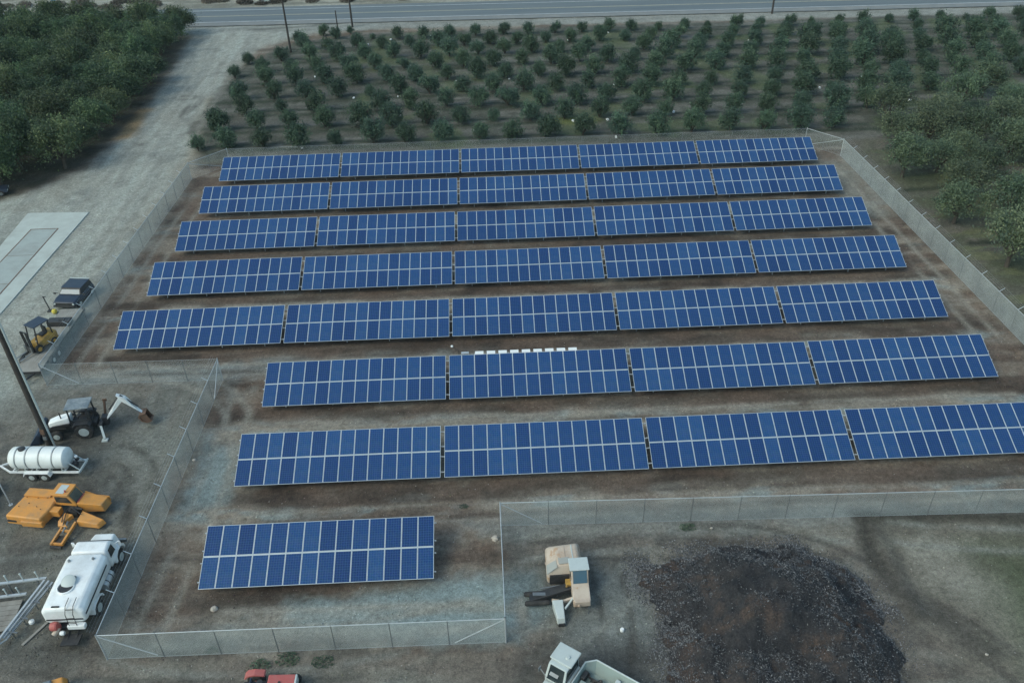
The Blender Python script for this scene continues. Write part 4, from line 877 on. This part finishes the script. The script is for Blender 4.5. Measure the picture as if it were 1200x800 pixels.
    for y in (-.28,-.72): mb.path([(-1.75,y,.6),(-1.62,y,2.0),(-1.3,y,2.35),(-.75,y,2.4)],.022,6)
    for x,z in ((-1.73,.9),(-1.69,1.3),(-1.65,1.7),(-1.45,2.2)): mb.tube((x,-.28,z),(x,-.72,z),.022,n=6)
    obj('ladder',mb,M['black'],t); mb = MB(); mb.bar((-1.25,.12,2.27),(-1.25,.55,2.27),.09,.05); obj('hatch_handle',mb,M['black'],tk)
    mb = MB(); mb.lathe([(.22,-.2),(.26,-.1),(.26,.1),(.22,.2)],(-1.72,.55,1.15),'y',16); mb.box((-1.65,.55,.95),(.3,.5,.3)); obj('pump',mb,M['red'],t,bevel=.02)
    mb = MB(); mb.tube((-1.7,.35,1.0),(-2.0,.6,.75),.12,.15,12); obj('outlet',mb,M['tan'],t); mb = MB(); mb.lathe([(.12,-.12),(.14,0),(.12,.12)],(-1.9,.15,.75),'y',12); obj('coupling',mb,M['white'],t)
    mb = MB(); mb.box((-1.62,-.65,.98),(.3,1.0,.3)); obj('tail_box',mb,M['white'],t,bevel=.04)
    mb = MB(); mb.box((-2.15,-.35,.42),(.75,1.0,.10)); mb.bar((-1.5,-.1,.5),(-2.1,-.1,.45),.08); mb.bar((-1.5,-.6,.5),(-2.1,-.6,.45),.08); obj('rear_step',mb,M['black'],t)
truck()

# tan harvester: +x forward, facing the camera
def tan_harvester():
    t = thing('tan_harvester','faded tan nut harvester with a narrow cab beside its patched hood','harvester',(3.65,32.9,0),R(-88))
    def hood(x0,x1,y0,y1,z): return [(x0,y0,.5),(x1,y0,.5),(x1,y1,.5),(x0,y1,.5)],[(x0+.12,y0+.25,z),(x1-.1,y0+.22,z-.02),(x1-.1,y1-.1,z),(x0+.1,y1-.1,z)]
    a = [(-2.0,-1.05,.5),(.1,-1.15,.5),(.1,1.0,.5),(-2.0,1.0,.5)]; m_ = [(-2.02,-1.08,1.35),(.1,-1.18,1.3),(.1,1.02,1.5),(-2.02,1.02,1.5)]; b = [(-1.55,-.5,1.92),(-.15,-.45,1.92),(-.15,.80,2.0),(-1.6,.80,2.0)]
    mb = MB(); mb.loft([a,m_,b]); h = obj('hood',mb,M['tan'],t,bevel=.14,smooth=True)
    mb = MB(); mb.bar((-1.5,.45,1.995),(-.2,.45,1.99),.06,.03); obj('hood_rib',mb,M['pale'],h); mb = MB(); mb.bar((-1.48,.0,1.965),(-.2,.0,1.965),.04,.03); obj('hood_rib',mb,M['tan'],h)
    mb = MB(); mb.hexa([(-.60,-1.10,1.36),(.1,-1.14,1.34),(.02,-.52,1.84),(-.52,-.55,1.84),(-.60,-1.13,1.38),(.1,-1.17,1.36),(.02,-.54,1.88),(-.52,-.57,1.88)]); obj('side_panel',mb,M['tangrey'],h); mb = MB(); mb.box((-.36,-.12,1.975),(.46,.62,.03),(.065,0,0)); obj('top_panel',mb,M['tangrey'],h)
    mb = MB(); mb.box((.16,-.35,.95),(.1,1.3,.7)); obj('radiator',mb,M['black'],t)
    # cab
    mb = MB(); mb.prism([(-.1,.6),(-.1,2.2),(.62,2.2),(.98,1.45),(1.95,1.05),(2.0,.6)],.20,1.22); c = obj('cab',mb,M['tan'],t,bevel=.05)
    mb = MB(); mb.box((.22,.70,2.25),(.95,1.16,.08)); obj('cab_roof',mb,M['pale'],c,bevel=.03)
    mb = MB(); mb.hexa([(.60,.3,2.18),(.99,.3,1.47),(.99,1.12,1.47),(.60,1.12,2.18),(.64,.3,2.19),(1.02,.3,1.49),(1.02,1.12,1.49),(.64,1.12,2.19)]); obj('windscreen',mb,M['blueglass'],c)
    mb = MB(); mb.box((.62,.71,2.1),(.06,.86,.14)); obj('visor',mb,M['black'],c)
    for s in (.19,1.225): mb = MB(); mb.prism([(.0,1.5),(.0,2.05),(.55,2.05),(.8,1.5)],s-.01,s+.01); obj('side_window',mb,M['glass'],c)
    mb = MB(); mb.box((1.92,.72,.92),(.25,.9,.35)); mb.tube((2.05,.5,.85),(2.15,.5,.85),.09); obj('front_guard',mb,M['tan'],t,bevel=.06)
    # sweeping arm at the side, brush drums and the little grey box
    mb = MB(); mb.loft([[(.45,.2,.7),(.95,.2,.7),(.95,.2,1.0),(.45,.2,1.0)],[(.55,-1.0,.45),(1.1,-1.0,.45),(1.1,-1.0,.75),(.55,-1.0,.75)],[(.75,-2.3,.3),(1.25,-2.3,.3),(1.25,-2.3,.5),(.75,-2.3,.5)]]); obj('arm',mb,M['black'],t,bevel=.04)
    for x in (.62,1.28): mb = MB(); mb.lathe([(.10,-1.4),(.16,-1.3),(.16,0),(.1,.1)],(x,-1.2,.34),'y',14); obj('roller',mb,M['rubber'],t,smooth=True)
    mb = MB(); mb.box((.95,-1.35,.66),(.22,1.5,.05),(-.12,0,0)); mb.bar((.5,-1.6,.62),(.5,-.4,.8),.06); obj('arm_plate',mb,M['steel'],t)
    mb = MB(); mb.bar((1.5,-.4,.55),(1.28,-1.0,.5),.12,.14); mb.bar((1.5,-.4,.55),(1.4,.3,.7),.14,.16); obj('arm_strut',mb,M['tan'],t)
    mb = MB(); mb.box((.55,.05,.95),(.45,.3,.4)); mb.tube((.4,.1,1.1),(.9,-.1,1.1),.06); obj('valve_block',mb,M['yellow'],t,bevel=.03)
    mb = MB(); mb.hexa([(1.55,-1.0,.1),(2.75,-.8,.1),(2.75,-.35,.1),(1.55,-.35,.1),(1.55,-1.02,.85),(2.65,-.82,.55),(2.65,-.38,.55),(1.55,-.38,.85)]); obj('catch_box',mb,M['pale'],t,bevel=.04)
    mb = MB(); mb.box((2.78,-.58,.12),(.1,.4,.18)); obj('skid',mb,M['black'],t); mb = MB(); mb.bar((2.1,-.3,.7),(1.5,.25,.85),.1,.12); obj('link',mb,M['pale'],t)
    for x,y,r in ((-1.5,-.95,.45),(-1.5,.95,.45),(1.35,1.05,.36)): wheel(t,(x,y,r),r,.26,M['tan'],side=1)
tan_harvester()

# grey-green harvest cart with augers, cropped by the frame's lower edge
def cart():
    t = thing('grey_harvest_cart','grey green harvest cart with white cab and open auger hopper','harvest cart',(2.95,26.3,0),R(-36))   # +x along the hopper away from the cab
    mb = MB(); mb.loft([[(-.65,-.95,.9),(.55,-.95,.9),(.55,.62,.9),(-.65,.62,.9)],[(-.65,-.95,1.6),(.55,-.95,1.6),(.55,.62,1.6),(-.65,.62,1.6)],[(-.6,-.62,2.45),(.5,-.62,2.45),(.5,.6,2.45),(-.6,.6,2.45)]]); c = obj('cab',mb,M['pale'],t,bevel=.05)
    mb = MB(); mb.box((-.05,.20,2.5),(1.3,1.1,.1)); obj('cab_roof',mb,M['pale'],c,bevel=.04); mb = MB(); mb.lathe([(.14,0),(.1,.08)],(.15,.1,2.55),n=14); obj('roof_vent',mb,M['pale'],c)
    mb = MB(); mb.hexa([(-.5,-.98,1.62),(.42,-.98,1.62),(.42,-.94,1.62),(-.5,-.94,1.62),(-.46,-.66,2.42),(.38,-.66,2.42),(.38,-.62,2.42),(-.46,-.62,2.42)]); w = obj('windscreen',mb,M['glass'],c); mb = MB(); mb.box((-.12,-.84,2.05),(.5,.02,.26),(-1.16,0,0)); obj('wiper_frame',mb,M['steel'],w)
    mb = MB(); mb.hexa([(.555,-.85,1.6),(.575,-.85,1.6),(.575,.5,1.6),(.555,.5,1.6),(.51,-.6,2.4),(.53,-.6,2.4),(.53,.5,2.4),(.51,.5,2.4)]); obj('side_window',mb,M['glass'],c)
    mb = MB(); mb.box((-.1,-1.45,1.1),(1.0,.95,.7)); obj('bonnet',mb,M['pale'],t,bevel=.06); mb = MB(); mb.tube((-.5,-.95,1.6),(-1.0,-.8,1.8),.03); mb.box((-1.05,-.8,1.75),(.05,.22,.3)); obj('mirror',mb,M['steel'],t)
    mb = MB()   # hopper: sloped walls as real plates round a raised floor
    o0 = [(.95,-1.35),(5.5,-1.35),(5.5,.55),(5.0,.95),(1.35,.95),(.95,.60)]; o1 = [(.80,-1.75),(5.7,-1.75),(5.7,.75),(5.1,1.28),(1.25,1.28),(.80,.85)]
    for k in range(6):
        a, b, c, d = o0[k], o0[(k+1) % 6], o1[(k+1) % 6], o1[k]
        n = Vector((b[1]-a[1],a[0]-b[0],0)).normalized()*.05
        mb.hexa([(*a,1.02),(*b,1.02),(b[0]+n.x,b[1]+n.y,1.02),(a[0]+n.x,a[1]+n.y,1.02),(*d,1.75),(*c,1.75),(c[0]+n.x,c[1]+n.y,1.75),(d[0]+n.x,d[1]+n.y,1.75)])
    mb.prism(o0,.98,1.04,'z'); hp = obj('hopper',mb,M['sage'],t)
    mb = MB(); mb.path([(*p,1.77) for p in o1+o1[:1]],.045,8); obj('hopper_rim',mb,M['pale'],hp)
    for y in (.50,-.62):
        mb = MB(); mb.tube((1.0,y,1.22),(5.4,y,1.22),.05)
        for k in range(58):
            a = k*.62; x = 1.05+k*.074; mb.bar((x,y,1.22),(x+.03,y+math.cos(a)*.19,1.22+math.sin(a)*.19),.10,.03)
        obj('auger',mb,M['black'],hp)
    mb = MB(); mb.hexa([(1.0,-.28,1.04),(5.4,-.28,1.04),(5.4,.16,1.04),(1.0,.16,1.04),(1.0,-.16,1.42),(5.4,-.16,1.42),(5.4,.04,1.42),(1.0,.04,1.42)]); obj('divider',mb,M['sage'],hp,bevel=.03)
    mb = MB(); mb.box((2.75,.45,1.5),(.26,1.05,.22)); mb.box((2.75,-.9,1.5),(.26,1.05,.22)); obj('cross_beam',mb,M['pale'],hp,bevel=.03)
    mb = MB(); mb.box((1.05,.35,1.3),(.22,.5,.42)); obj('drive_box',mb,M['black'],hp,bevel=.03)
    mb = MB(); mb.bar((.62,-1.85,1.45),(.62,.5,1.45),.16,.5); obj('catwalk',mb,M['pale'],t,bevel=.04)
    mb = MB(); mb.box((2.5,-.2,.42),(5.6,1.2,.25)); obj('chassis',mb,M['black'],t)
    for x,y in ((-.1,.75),(-.1,-1.6),(4.2,1.15),(4.2,-1.6)): wheel(t,(x,y,.45),.45,.3,M['pale'],side=1)
cart()

# red tractor cropped by the lower edge
def red():
    t = thing('red_tractor','small faded red tractor at the bottom edge of the yard','tractor',(-12.9,26.7,0),0)
    mb = MB(); mb.hexa([(-.05,-.55,.55),(1.5,-.55,.55),(1.5,.45,.55),(-.05,.45,.55),(-.05,-.5,1.12),(1.42,-.5,1.05),(1.42,.42,1.05),(-.05,.42,1.12)]); h = obj('hood',mb,M['red'],t,bevel=.06); mb = MB(); mb.box((1.45,-.05,.85),(.1,.85,.5)); obj('grille',mb,M['pale'],h,bevel=.02); mb = MB(); mb.tube((.6,-.1,1.08),(.6,-.1,1.16),.07); obj('fuel_cap',mb,M['black'],h)
    mb = MB(); mb.box((-.6,-.05,.55),(1.6,.7,.35)); obj('chassis',mb,M['black'],t); mb = MB(); mb.box((-.65,-.1,.85),(.5,.5,.12)); mb.box((-.9,-.1,1.1),(.1,.5,.45)); obj('seat',mb,M['navy'],t,bevel=.04)
    mb = MB(); mb.tube((-.25,-.1,.9),(-.4,-.1,1.2),.025); mb.lathe([(.15,0),(.18,.02),(.15,.04)],(-.42,-.1,1.2),n=14); obj('steering_wheel',mb,M['black'],t)
    for s in (1,-1):
        mb = MB(); mb.prism([(-1.45,.75),(-1.25,1.0),(-.85,1.08),(-.35,.98),(-.3,.9),(-.85,.98),(-1.2,.92),(-1.35,.72)],s*.42,s*.82); obj('fender',mb,M['red'],t)
        wheel(t,(-.85,s*.62,.46),.46,.34,M['red'],side=s); wheel(t,(1.2,s*.6,.34),.34,.24,M['red'],side=s)
red()
def small_orange():
    t = thing('orange_sweeper','orange and grey machine hood peeking in at the lower left edge','sweeper',(-24.85,27.0,0),R(20))
    mb = MB(); mb.hexa([(-.9,-.8,.3),(.9,-.8,.3),(.9,.75,.3),(-.9,.75,.3),(-.8,-.8,.75),(.85,-.8,.75),(.75,.55,.85),(-.75,.55,.85)]); b = obj('body',mb,M['orange'],t,bevel=.08)
    mb = MB(); mb.hexa([(-.7,-.8,.80),(.25,-.8,.80),(.25,.5,.87),(-.65,.5,.87),(-.65,-.8,.92),(.2,-.8,.92),(.2,.45,1.0),(-.6,.45,1.0)]); obj('cover',mb,M['roofgrey'],b,bevel=.05)
    mb = MB(); mb.box((-1.05,.3,.55),(.35,.35,.5)); obj('filter_box',mb,M['tan'],t,bevel=.05)
    for x in (-.6,.6):
        for y in (-.75,.6): wheel(t,(x,y,.27),.27,.2,M['steel'],side=1)
small_orange()

# flatbed trailer with forklift, and the vehicle behind it
def flatbed():
    t = thing('flatbed_trailer','grey timber decked flatbed trailer parked against the fence under the forklift','trailer',(-38.75,61.3,0),R(-90))   # +x forward (towards camera)
    mb = MB(); mb.box((0,0,.66),(9.6,2.1,.08)); dk = obj('deck',mb,M['wood'],t)
    mb = MB()
    for y in (-1.02,1.02): mb.bar((-4.8,y,.58),(4.8,y,.58),.08,.2)
    mb.bar((4.8,-1.05,.58),(4.8,1.05,.58),.1,.2); mb.bar((-4.8,-1.05,.58),(-4.8,1.05,.58),.1,.2); mb.bar((4.8,.6,.52),(6.1,0,.5),.1,.12); mb.bar((4.8,-.6,.52),(6.1,0,.5),.1,.12); obj('frame',mb,M['black'],t)
    for s in (1,-1):
        for x in (1.75,2.75): wheel(t,(x,s*1.2,.36),.36,.2,M['white'],side=s)
        mb = MB(); mb.prism([(1.2,.5),(1.35,.80),(3.15,.80),(3.3,.5),(3.24,.5),(3.1,.75),(1.4,.75),(1.26,.5)],s*1.09,s*1.34); obj('fender',mb,M['black'],t)
    mb = MB(); mb.box((-2.25,-.05,.95),(.8,2.0,.5)); mb.box((-2.25,.2,1.23),(.3,.5,.06)); obj('ramp_box',mb,M['black'],t,bevel=.03)
flatbed()
def forklift():
    t = thing('forklift','yellow forklift with black overhead guard and mast, standing on the trailer','forklift',(-38.95,60.1,.71),R(-118))
    t.scale = (1.12,1.12,1.12)
    mb = MB(); mb.loft([[(-1.0,-.5,.25),(.7,-.5,.25),(.7,.5,.25),(-1.0,.5,.25)],[(-1.05,-.5,.85),(.55,-.45,.65),(.55,.45,.65),(-1.05,.5,.85)],[(-.9,-.42,1.05),(-.35,-.4,.95),(-.35,.4,.95),(-.9,.42,1.05)]]); obj('body',mb,M['yellow'],t,bevel=.06)
    mb = MB(); mb.box((-1.05,0,.62),(.35,1.0,.7)); obj('counterweight',mb,M['yellow'],t,bevel=.1,smooth=True)
    mb = MB(); mb.box((-.35,0,1.0),(.5,.5,.14)); mb.box((-.6,0,1.3),(.12,.48,.55)); obj('seat',mb,M['black'],t,bevel=.04)
    for s in (-.47,.47):
        mb = MB(); mb.bar((.55,s,.65),(.35,s,2.05),.07); obj('guard_post',mb,M['black'],t)
        mb = MB(); mb.bar((-.85,s,.9),(-.8,s,2.05),.07); obj('guard_post',mb,M['black'],t)
    mb = MB(); mb.box((-.22,0,2.09),(1.35,1.1,.06)); obj('overhead_guard',mb,M['navy'],t)
    mb = MB(); mb.tube((.35,0,.8),(.15,0,1.15),.025); mb.lathe([(.14,0),(.17,.02),(.14,.04)],(.13,0,1.16),n=12); obj('steering_wheel',mb,M['black'],t)
    mb = MB()
    for s in (-.36,-.2,.2,.36): mb.bar((.92,s,.15),(.98,s,1.9),.07,.09)
    for z in (.3,1.0,1.85): mb.bar((.93,-.4,z),(.93,.4,z),.06,.08)
    obj('mast',mb,M['black'],t); mb = MB(); mb.tube((.9,0,.2),(.94,0,1.5),.05); obj('lift_ram',mb,M['steel'],t)
    mb = MB(); mb.box((1.06,0,.45),(.05,.95,.5)); obj('carriage',mb,M['black'],t)
    for s in (-.3,.3): mb = MB(); mb.bar((1.1,s,.2),(2.15,s,.12),.11,.045); mb.bar((1.1,s,.12),(1.1,s,.7),.11,.04); obj('fork',mb,M['steel'],t)
    for x,y,r in ((.6,.52,.32),(.6,-.52,.32),(-.75,.46,.26),(-.75,-.46,.26)): wheel(t,(x,y,r),r,.2,M['yellow'],side=1)
    mb = MB(); mb.lathe([(.05,0),(.05,.1)],(.45,.4,.95),'x',10); mb.lathe([(.05,0),(.05,.1)],(.45,-.4,.95),'x',10); obj('lamp',mb,M['white'],t)
forklift()
def suv():
    t = thing('utility_vehicle','dark navy utility vehicle parked nose out behind the flatbed trailer','vehicle',(-39.75,68.75,0),R(-97))
    t.scale = (1.15,1.18,.92)
    def sec(x,w,z0,z1,i=.12): return [(x,-w,z0),(x,w,z0),(x,w,z0+(z1-z0)*.7),(x,w-i,z1),(x,-w+i,z1),(x,-w,z0+(z1-z0)*.7)]
    mb = MB(); mb.loft([sec(-1.6,.95,.4,.98),sec(-.4,1.0,.38,1.02),sec(.9,1.0,.38,1.0),sec(1.45,.92,.42,.86)]); obj('body',mb,M['navy'],t,bevel=.05,smooth=True)
    mb = MB(); mb.loft([[(-1.55,-.92,1.0),(.42,-.92,1.0),(.42,.92,1.0),(-1.55,.92,1.0)],[(-1.45,-.8,1.5),(-.02,-.78,1.5),(-.02,.78,1.5),(-1.45,.8,1.5)]]); c = obj('cabin',mb,M['black'],t,bevel=.05)
    mb = MB(); mb.hexa([(.06,-.72,1.36),(.36,-.82,1.05),(.36,.82,1.05),(.06,.72,1.36),(.09,-.72,1.38),(.39,-.82,1.07),(.39,.82,1.07),(.09,.72,1.38)]); obj('windscreen',mb,M['blueglass'],c)
    mb = MB(); mb.box((-.75,0,1.52),(1.5,1.66,.06)); obj('roof',mb,M['navy'],c,bevel=.03); mb = MB(); mb.bar((-1.48,-.8,1.57),(-1.48,.8,1.57),.09,.05); obj('roof_edge',mb,M['pale'],c)
    mb = MB(); mb.box((1.46,0,.66),(.05,1.35,.26)); obj('grille',mb,M['black'],t); mb = MB(); mb.box((1.5,0,.45),(.14,1.8,.14)); obj('bumper',mb,M['black'],t,bevel=.03)
    for s in (1,-1):
        mb = MB(); mb.lathe([(.09,0),(.09,.04)],(1.46,s*.76,.70),'x',12); obj('headlight',mb,M['pale'],t)
        mb = MB(); mb.bar((.35,s*.95,1.1),(.4,s*1.18,1.15),.04); mb.box((.42,s*1.2,1.14),(.06,.2,.16)); obj('mirror',mb,M['black'],t)
        for x in (-1.0,.85): wheel(t,(x,s*.88,.36),.36,.24,M['pale'],side=s)
suv()
t = thing('yellow_ball_float','round yellow float on the ground by the navy vehicle nose','float',(-40.75,66.55,0)); mb = MB(); mb.lathe([(.03,0),(.17,.06),(.24,.2),(.24,.28),(.17,.42),(.03,.48)],(0,0,.0),'z',16); obj('shell',mb,mat('float_yellow',(.62,.50,.08),.5),t,smooth=True); mb = MB(); mb.lathe([(.03,0),(.03,.08)],(0,0,.47),n=8); obj('valve',mb,M['black'],t)
t = thing('marker_stand','thin black stand left of the navy vehicle','stand',(-41.35,67.0,0)); mb = MB(); mb.bar((0,0,0),(-.25,.1,1.5),.07); mb.bar((-.3,.1,1.5),(.0,.1,1.52),.07); obj('mast',mb,M['black'],t); mb = MB(); mb.box((0,0,.04),(.5,.4,.08)); obj('foot',mb,M['black'],t)

# galvanised pipe frames at the left edge, timber pallet deck under them
def frames():
    t = thing('pipe_rack','galvanised pipe rack with upright pegs left of the white truck','rack',(0,0,0))
    for (a,b) in (((-33.2,34.0,.95),(-27.95,34.55,.95)),((-33.2,33.3,.55),(-28.95,33.75,.55))):
        mb = MB(); mb.bar(a,b,.16,.10); rl = obj('rail',mb,M['galv'],t)
        n = 6
        for k in range(n):
            f = (k+.5)/n; p = Vector(a).lerp(Vector(b),f); mb = MB(); mb.tube(p,p+Vector((-.08,.05,.55)),.035); mb.lathe([(.03,0),(.07,.04),(.03,.09)],p+Vector((-.08,.05,.53)),n=10); obj('peg',mb,M['pale'],rl)
    mb = MB()
    for x in (-32.2,-30.2,-28.5): mb.bar((x,34.1+(x+32)*.1,0),(x,34.1+(x+32)*.1,.95),.08)
    obj('leg',mb,M['steel'],t)
    t2 = thing('folded_boom','long folded galvanised boom lying beside the white truck tail','boom',(0,0,0))
    for dx,z in ((0,.95),(.28,.85),(.5,.70)):
        mb = MB(); mb.bar((-28.0+dx*.8,34.4,z),(-29.05+dx*.6,30.3+dx,z-.25),.12,.12); obj('tube',mb,M['galv'],t2)
    mb = MB(); mb.path([(-29.05,30.3,.68),(-29.0,29.9,.62),(-29.75,28.3,.4)],.06); mb.path([(-28.6,31.3,.5),(-28.72,30.6,.5),(-29.0,30.2,.55)],.05); obj('tip',mb,M['galv'],t2)
    for f in (.08,.35,.62,.85):
        y = 34.4-f*4.0; x = -28.0-f*.95; mb = MB(); mb.bar((x-.12,y,.92-f*.25),(x+.55,y-.05,.72-f*.2),.09,.07); mb.bar((x+.2,y,0),(x+.2,y,.75),.06); obj('cross_link',mb,M['steel'],t2)
    mb = MB(); mb.lathe([(.08,0),(.16,.05),(.16,.2),(.06,.28)],(-27.95,31.9,.15),n=14); obj('nozzle',mb,M['white'],t2,smooth=True)
    t3 = thing('timber_deck','weathered timber pallet deck on the ground at the left edge','pallet',(-30.9,32.35,0),R(6))
    for k in range(6): mb = MB(); mb.box((0,-.95+k*.37,.22),(3.6,.34,.05)); obj('board',mb,M['wood'],t3)
    for x in (-1.6,0,1.6): mb = MB(); mb.box((x,0,.1),(.12,2.1,.18)); obj('bearer',mb,M['wood'],t3)
    t4 = thing('loose_plank','single weathered plank lying behind the white truck','plank',(-27.5,31.3,.06),R(62)); mb = MB(); mb.box((0,0,0),(1.9,.16,.06)); obj('board',mb,M['wood'],t4); 
    t5 = thing('tyre_stack','dark tyre lying on the timber deck at the left edge','tyre',(-31.6,32.6,.25)); 
    for z in (.12,): mb = MB(); mb.lathe([(.3,-.1),(.45,-.12),(.52,-.05),(.52,.05),(.45,.12),(.3,.1)],(0,0,z),'z',20); obj('casing',mb,M['rubber'],t5,smooth=True)
    mb = MB(); mb.lathe([(.29,-.06),(.29,.06)],(0,0,.12),'z',18); obj('rim',mb,M['rust'],t5)
frames()
# dark machine cropped at the left edge beside a pale pole
t = thing('dark_tractor','dark machine with big black tyres cut by the left edge, near the orange harvester','tractor',(-36.0,42.0,0),R(90))
mb = MB(); mb.box((.2,0,.8),(2.6,.9,.6)); obj('body',mb,M['black'],t,bevel=.06); mb = MB(); mb.box((.9,0,1.25),(1.2,.7,.4)); obj('hood',mb,M['roofgrey'],t,bevel=.06)
for x,y,r in ((-.7,-.75,.6),(-.7,.75,.6),(1.1,-.7,.42),(1.1,.7,.42)): wheel(t,(x,y,r),r,.36,M['steel'],side=-1)
mb = MB(); mb.box((-.5,0,1.2),(.5,.5,.15)); obj('seat',mb,M['black'],t)
t = thing('pale_pole','thin pale steel pole leaning by the dark machine at the left edge','pole',(-33.75,41.9,0)); mb = MB(); mb.tube((0,0,0),(-.15,.12,2.3),.045); obj('shaft',mb,M['galv'],t); mb = MB(); mb.lathe([(.14,0),(.14,.03)],(0,0,0),n=12); obj('foot',mb,M['galv'],t)
# dark car tucked under the grove at the left edge
t = thing('dark_car','dark car half hidden under the grove at the left edge','car',(-59.4,93.6,0),R(20))
mb = MB(); mb.loft([[(-2.1,-.85,.35),(-2.1,.85,.35),(-2.1,.8,.85),(-2.1,-.8,.85)],[(-.5,-.9,.3),(-.5,.9,.3),(-.5,.84,.95),(-.5,-.84,.95)],[(2.1,-.82,.35),(2.1,.82,.35),(2.1,.75,.75),(2.1,-.75,.75)]]); obj('body',mb,M['navy'],t,bevel=.08,smooth=True)
mb = MB(); mb.loft([[(-1.7,-.78,.88),(1.0,-.78,.88),(1.0,.78,.88),(-1.7,.78,.88)],[(-1.1,-.62,1.4),(.3,-.62,1.4),(.3,.62,1.4),(-1.1,.62,1.4)]]); obj('cabin',mb,M['glass'],t,bevel=.06)
for x in (-1.3,1.35):
    for s in (1,-1): wheel(t,(x,s*.78,.32),.32,.2,M['steel'],side=s)
for s in (1,-1): mb = MB(); mb.box((2.1,s*.55,.6),(.06,.3,.14)); obj('headlight',mb,M['white'],t)

# air between the camera and the far orchard
mb = MB(); mb.box((0,600,21.5),(4200,2700,49)); 
m = bpy.data.materials.new('air'); m.use_nodes = True; nt = m.node_tree; nt.nodes.remove(nt.nodes['Principled BSDF'])
pv = N(nt,'ShaderNodeVolumePrincipled'); pv.inputs['Color'].default_value = (.74,.92,.95,1); pv.inputs['Density'].default_value = HAZE; pv.inputs['Anisotropy'].default_value = 0
nt.links.new(pv.outputs[0],nt.nodes['Material Output'].inputs['Volume'])
hz = obj('haze',mb,m); tag(hz,kind='stuff')

# ------------------------------------------------------------------ camera, light
cam = bpy.data.cameras.new('camera'); co = bpy.data.objects.new('camera',cam); COL.objects.link(co)
pitch, roll, yaw = .6098, -.0261, .0235
fw = Vector((math.sin(yaw)*math.cos(pitch),math.cos(yaw)*math.cos(pitch),-math.sin(pitch))); rt = Vector((math.cos(yaw),-math.sin(yaw),0)); up = rt.cross(fw)
r2 = rt*math.cos(roll)+up*math.sin(roll); u2 = up*math.cos(roll)-rt*math.sin(roll)
mw = Matrix((r2,u2,-fw)).transposed().to_4x4(); mw.translation = (0,0,41.293); co.matrix_world = mw
cam.sensor_fit = 'HORIZONTAL'; cam.sensor_width = 36; cam.lens = 977.52*36/1200; cam.clip_end = 5000; cam.clip_start = .5
S.camera = co
EL, AZ = R(46), R(238)     # azimuth of the veiled sun, clockwise from +y
w = bpy.data.worlds.new('World'); S.world = w; w.use_nodes = True; nt = w.node_tree
sky = N(nt,'ShaderNodeTexSky',sky_type='NISHITA'); sky.sun_disc = False; sky.sun_elevation = EL; sky.sun_rotation = AZ; sky.air_density = 1.0; sky.dust_density = 2.0; sky.ozone_density = 0.0
bg = nt.nodes['Background']; bg.inputs['Strength'].default_value = .15; nt.links.new(mixc(nt,1.0,sky.outputs[0],(.86,1.0,.92),'MULTIPLY'),bg.inputs[0])
sl = bpy.data.lights.new('sun','SUN'); sl.energy = .7; sl.angle = R(28); sl.color = (1,.99,.90); so = bpy.data.objects.new('sun',sl); COL.objects.link(so)
sd = Vector((math.sin(AZ)*math.cos(EL),math.cos(AZ)*math.cos(EL),math.sin(EL))); so.rotation_euler = sd.to_track_quat('Z','Y').to_euler(); so.location = (0,0,80)
vs = S.view_settings; vs.view_transform = 'Standard'; vs.look = 'None'; vs.gamma = 1; vs.exposure = 0.58; vs.use_curve_mapping = False
print('trees', ocount, len(gc), 'objects', len(bpy.data.objects))
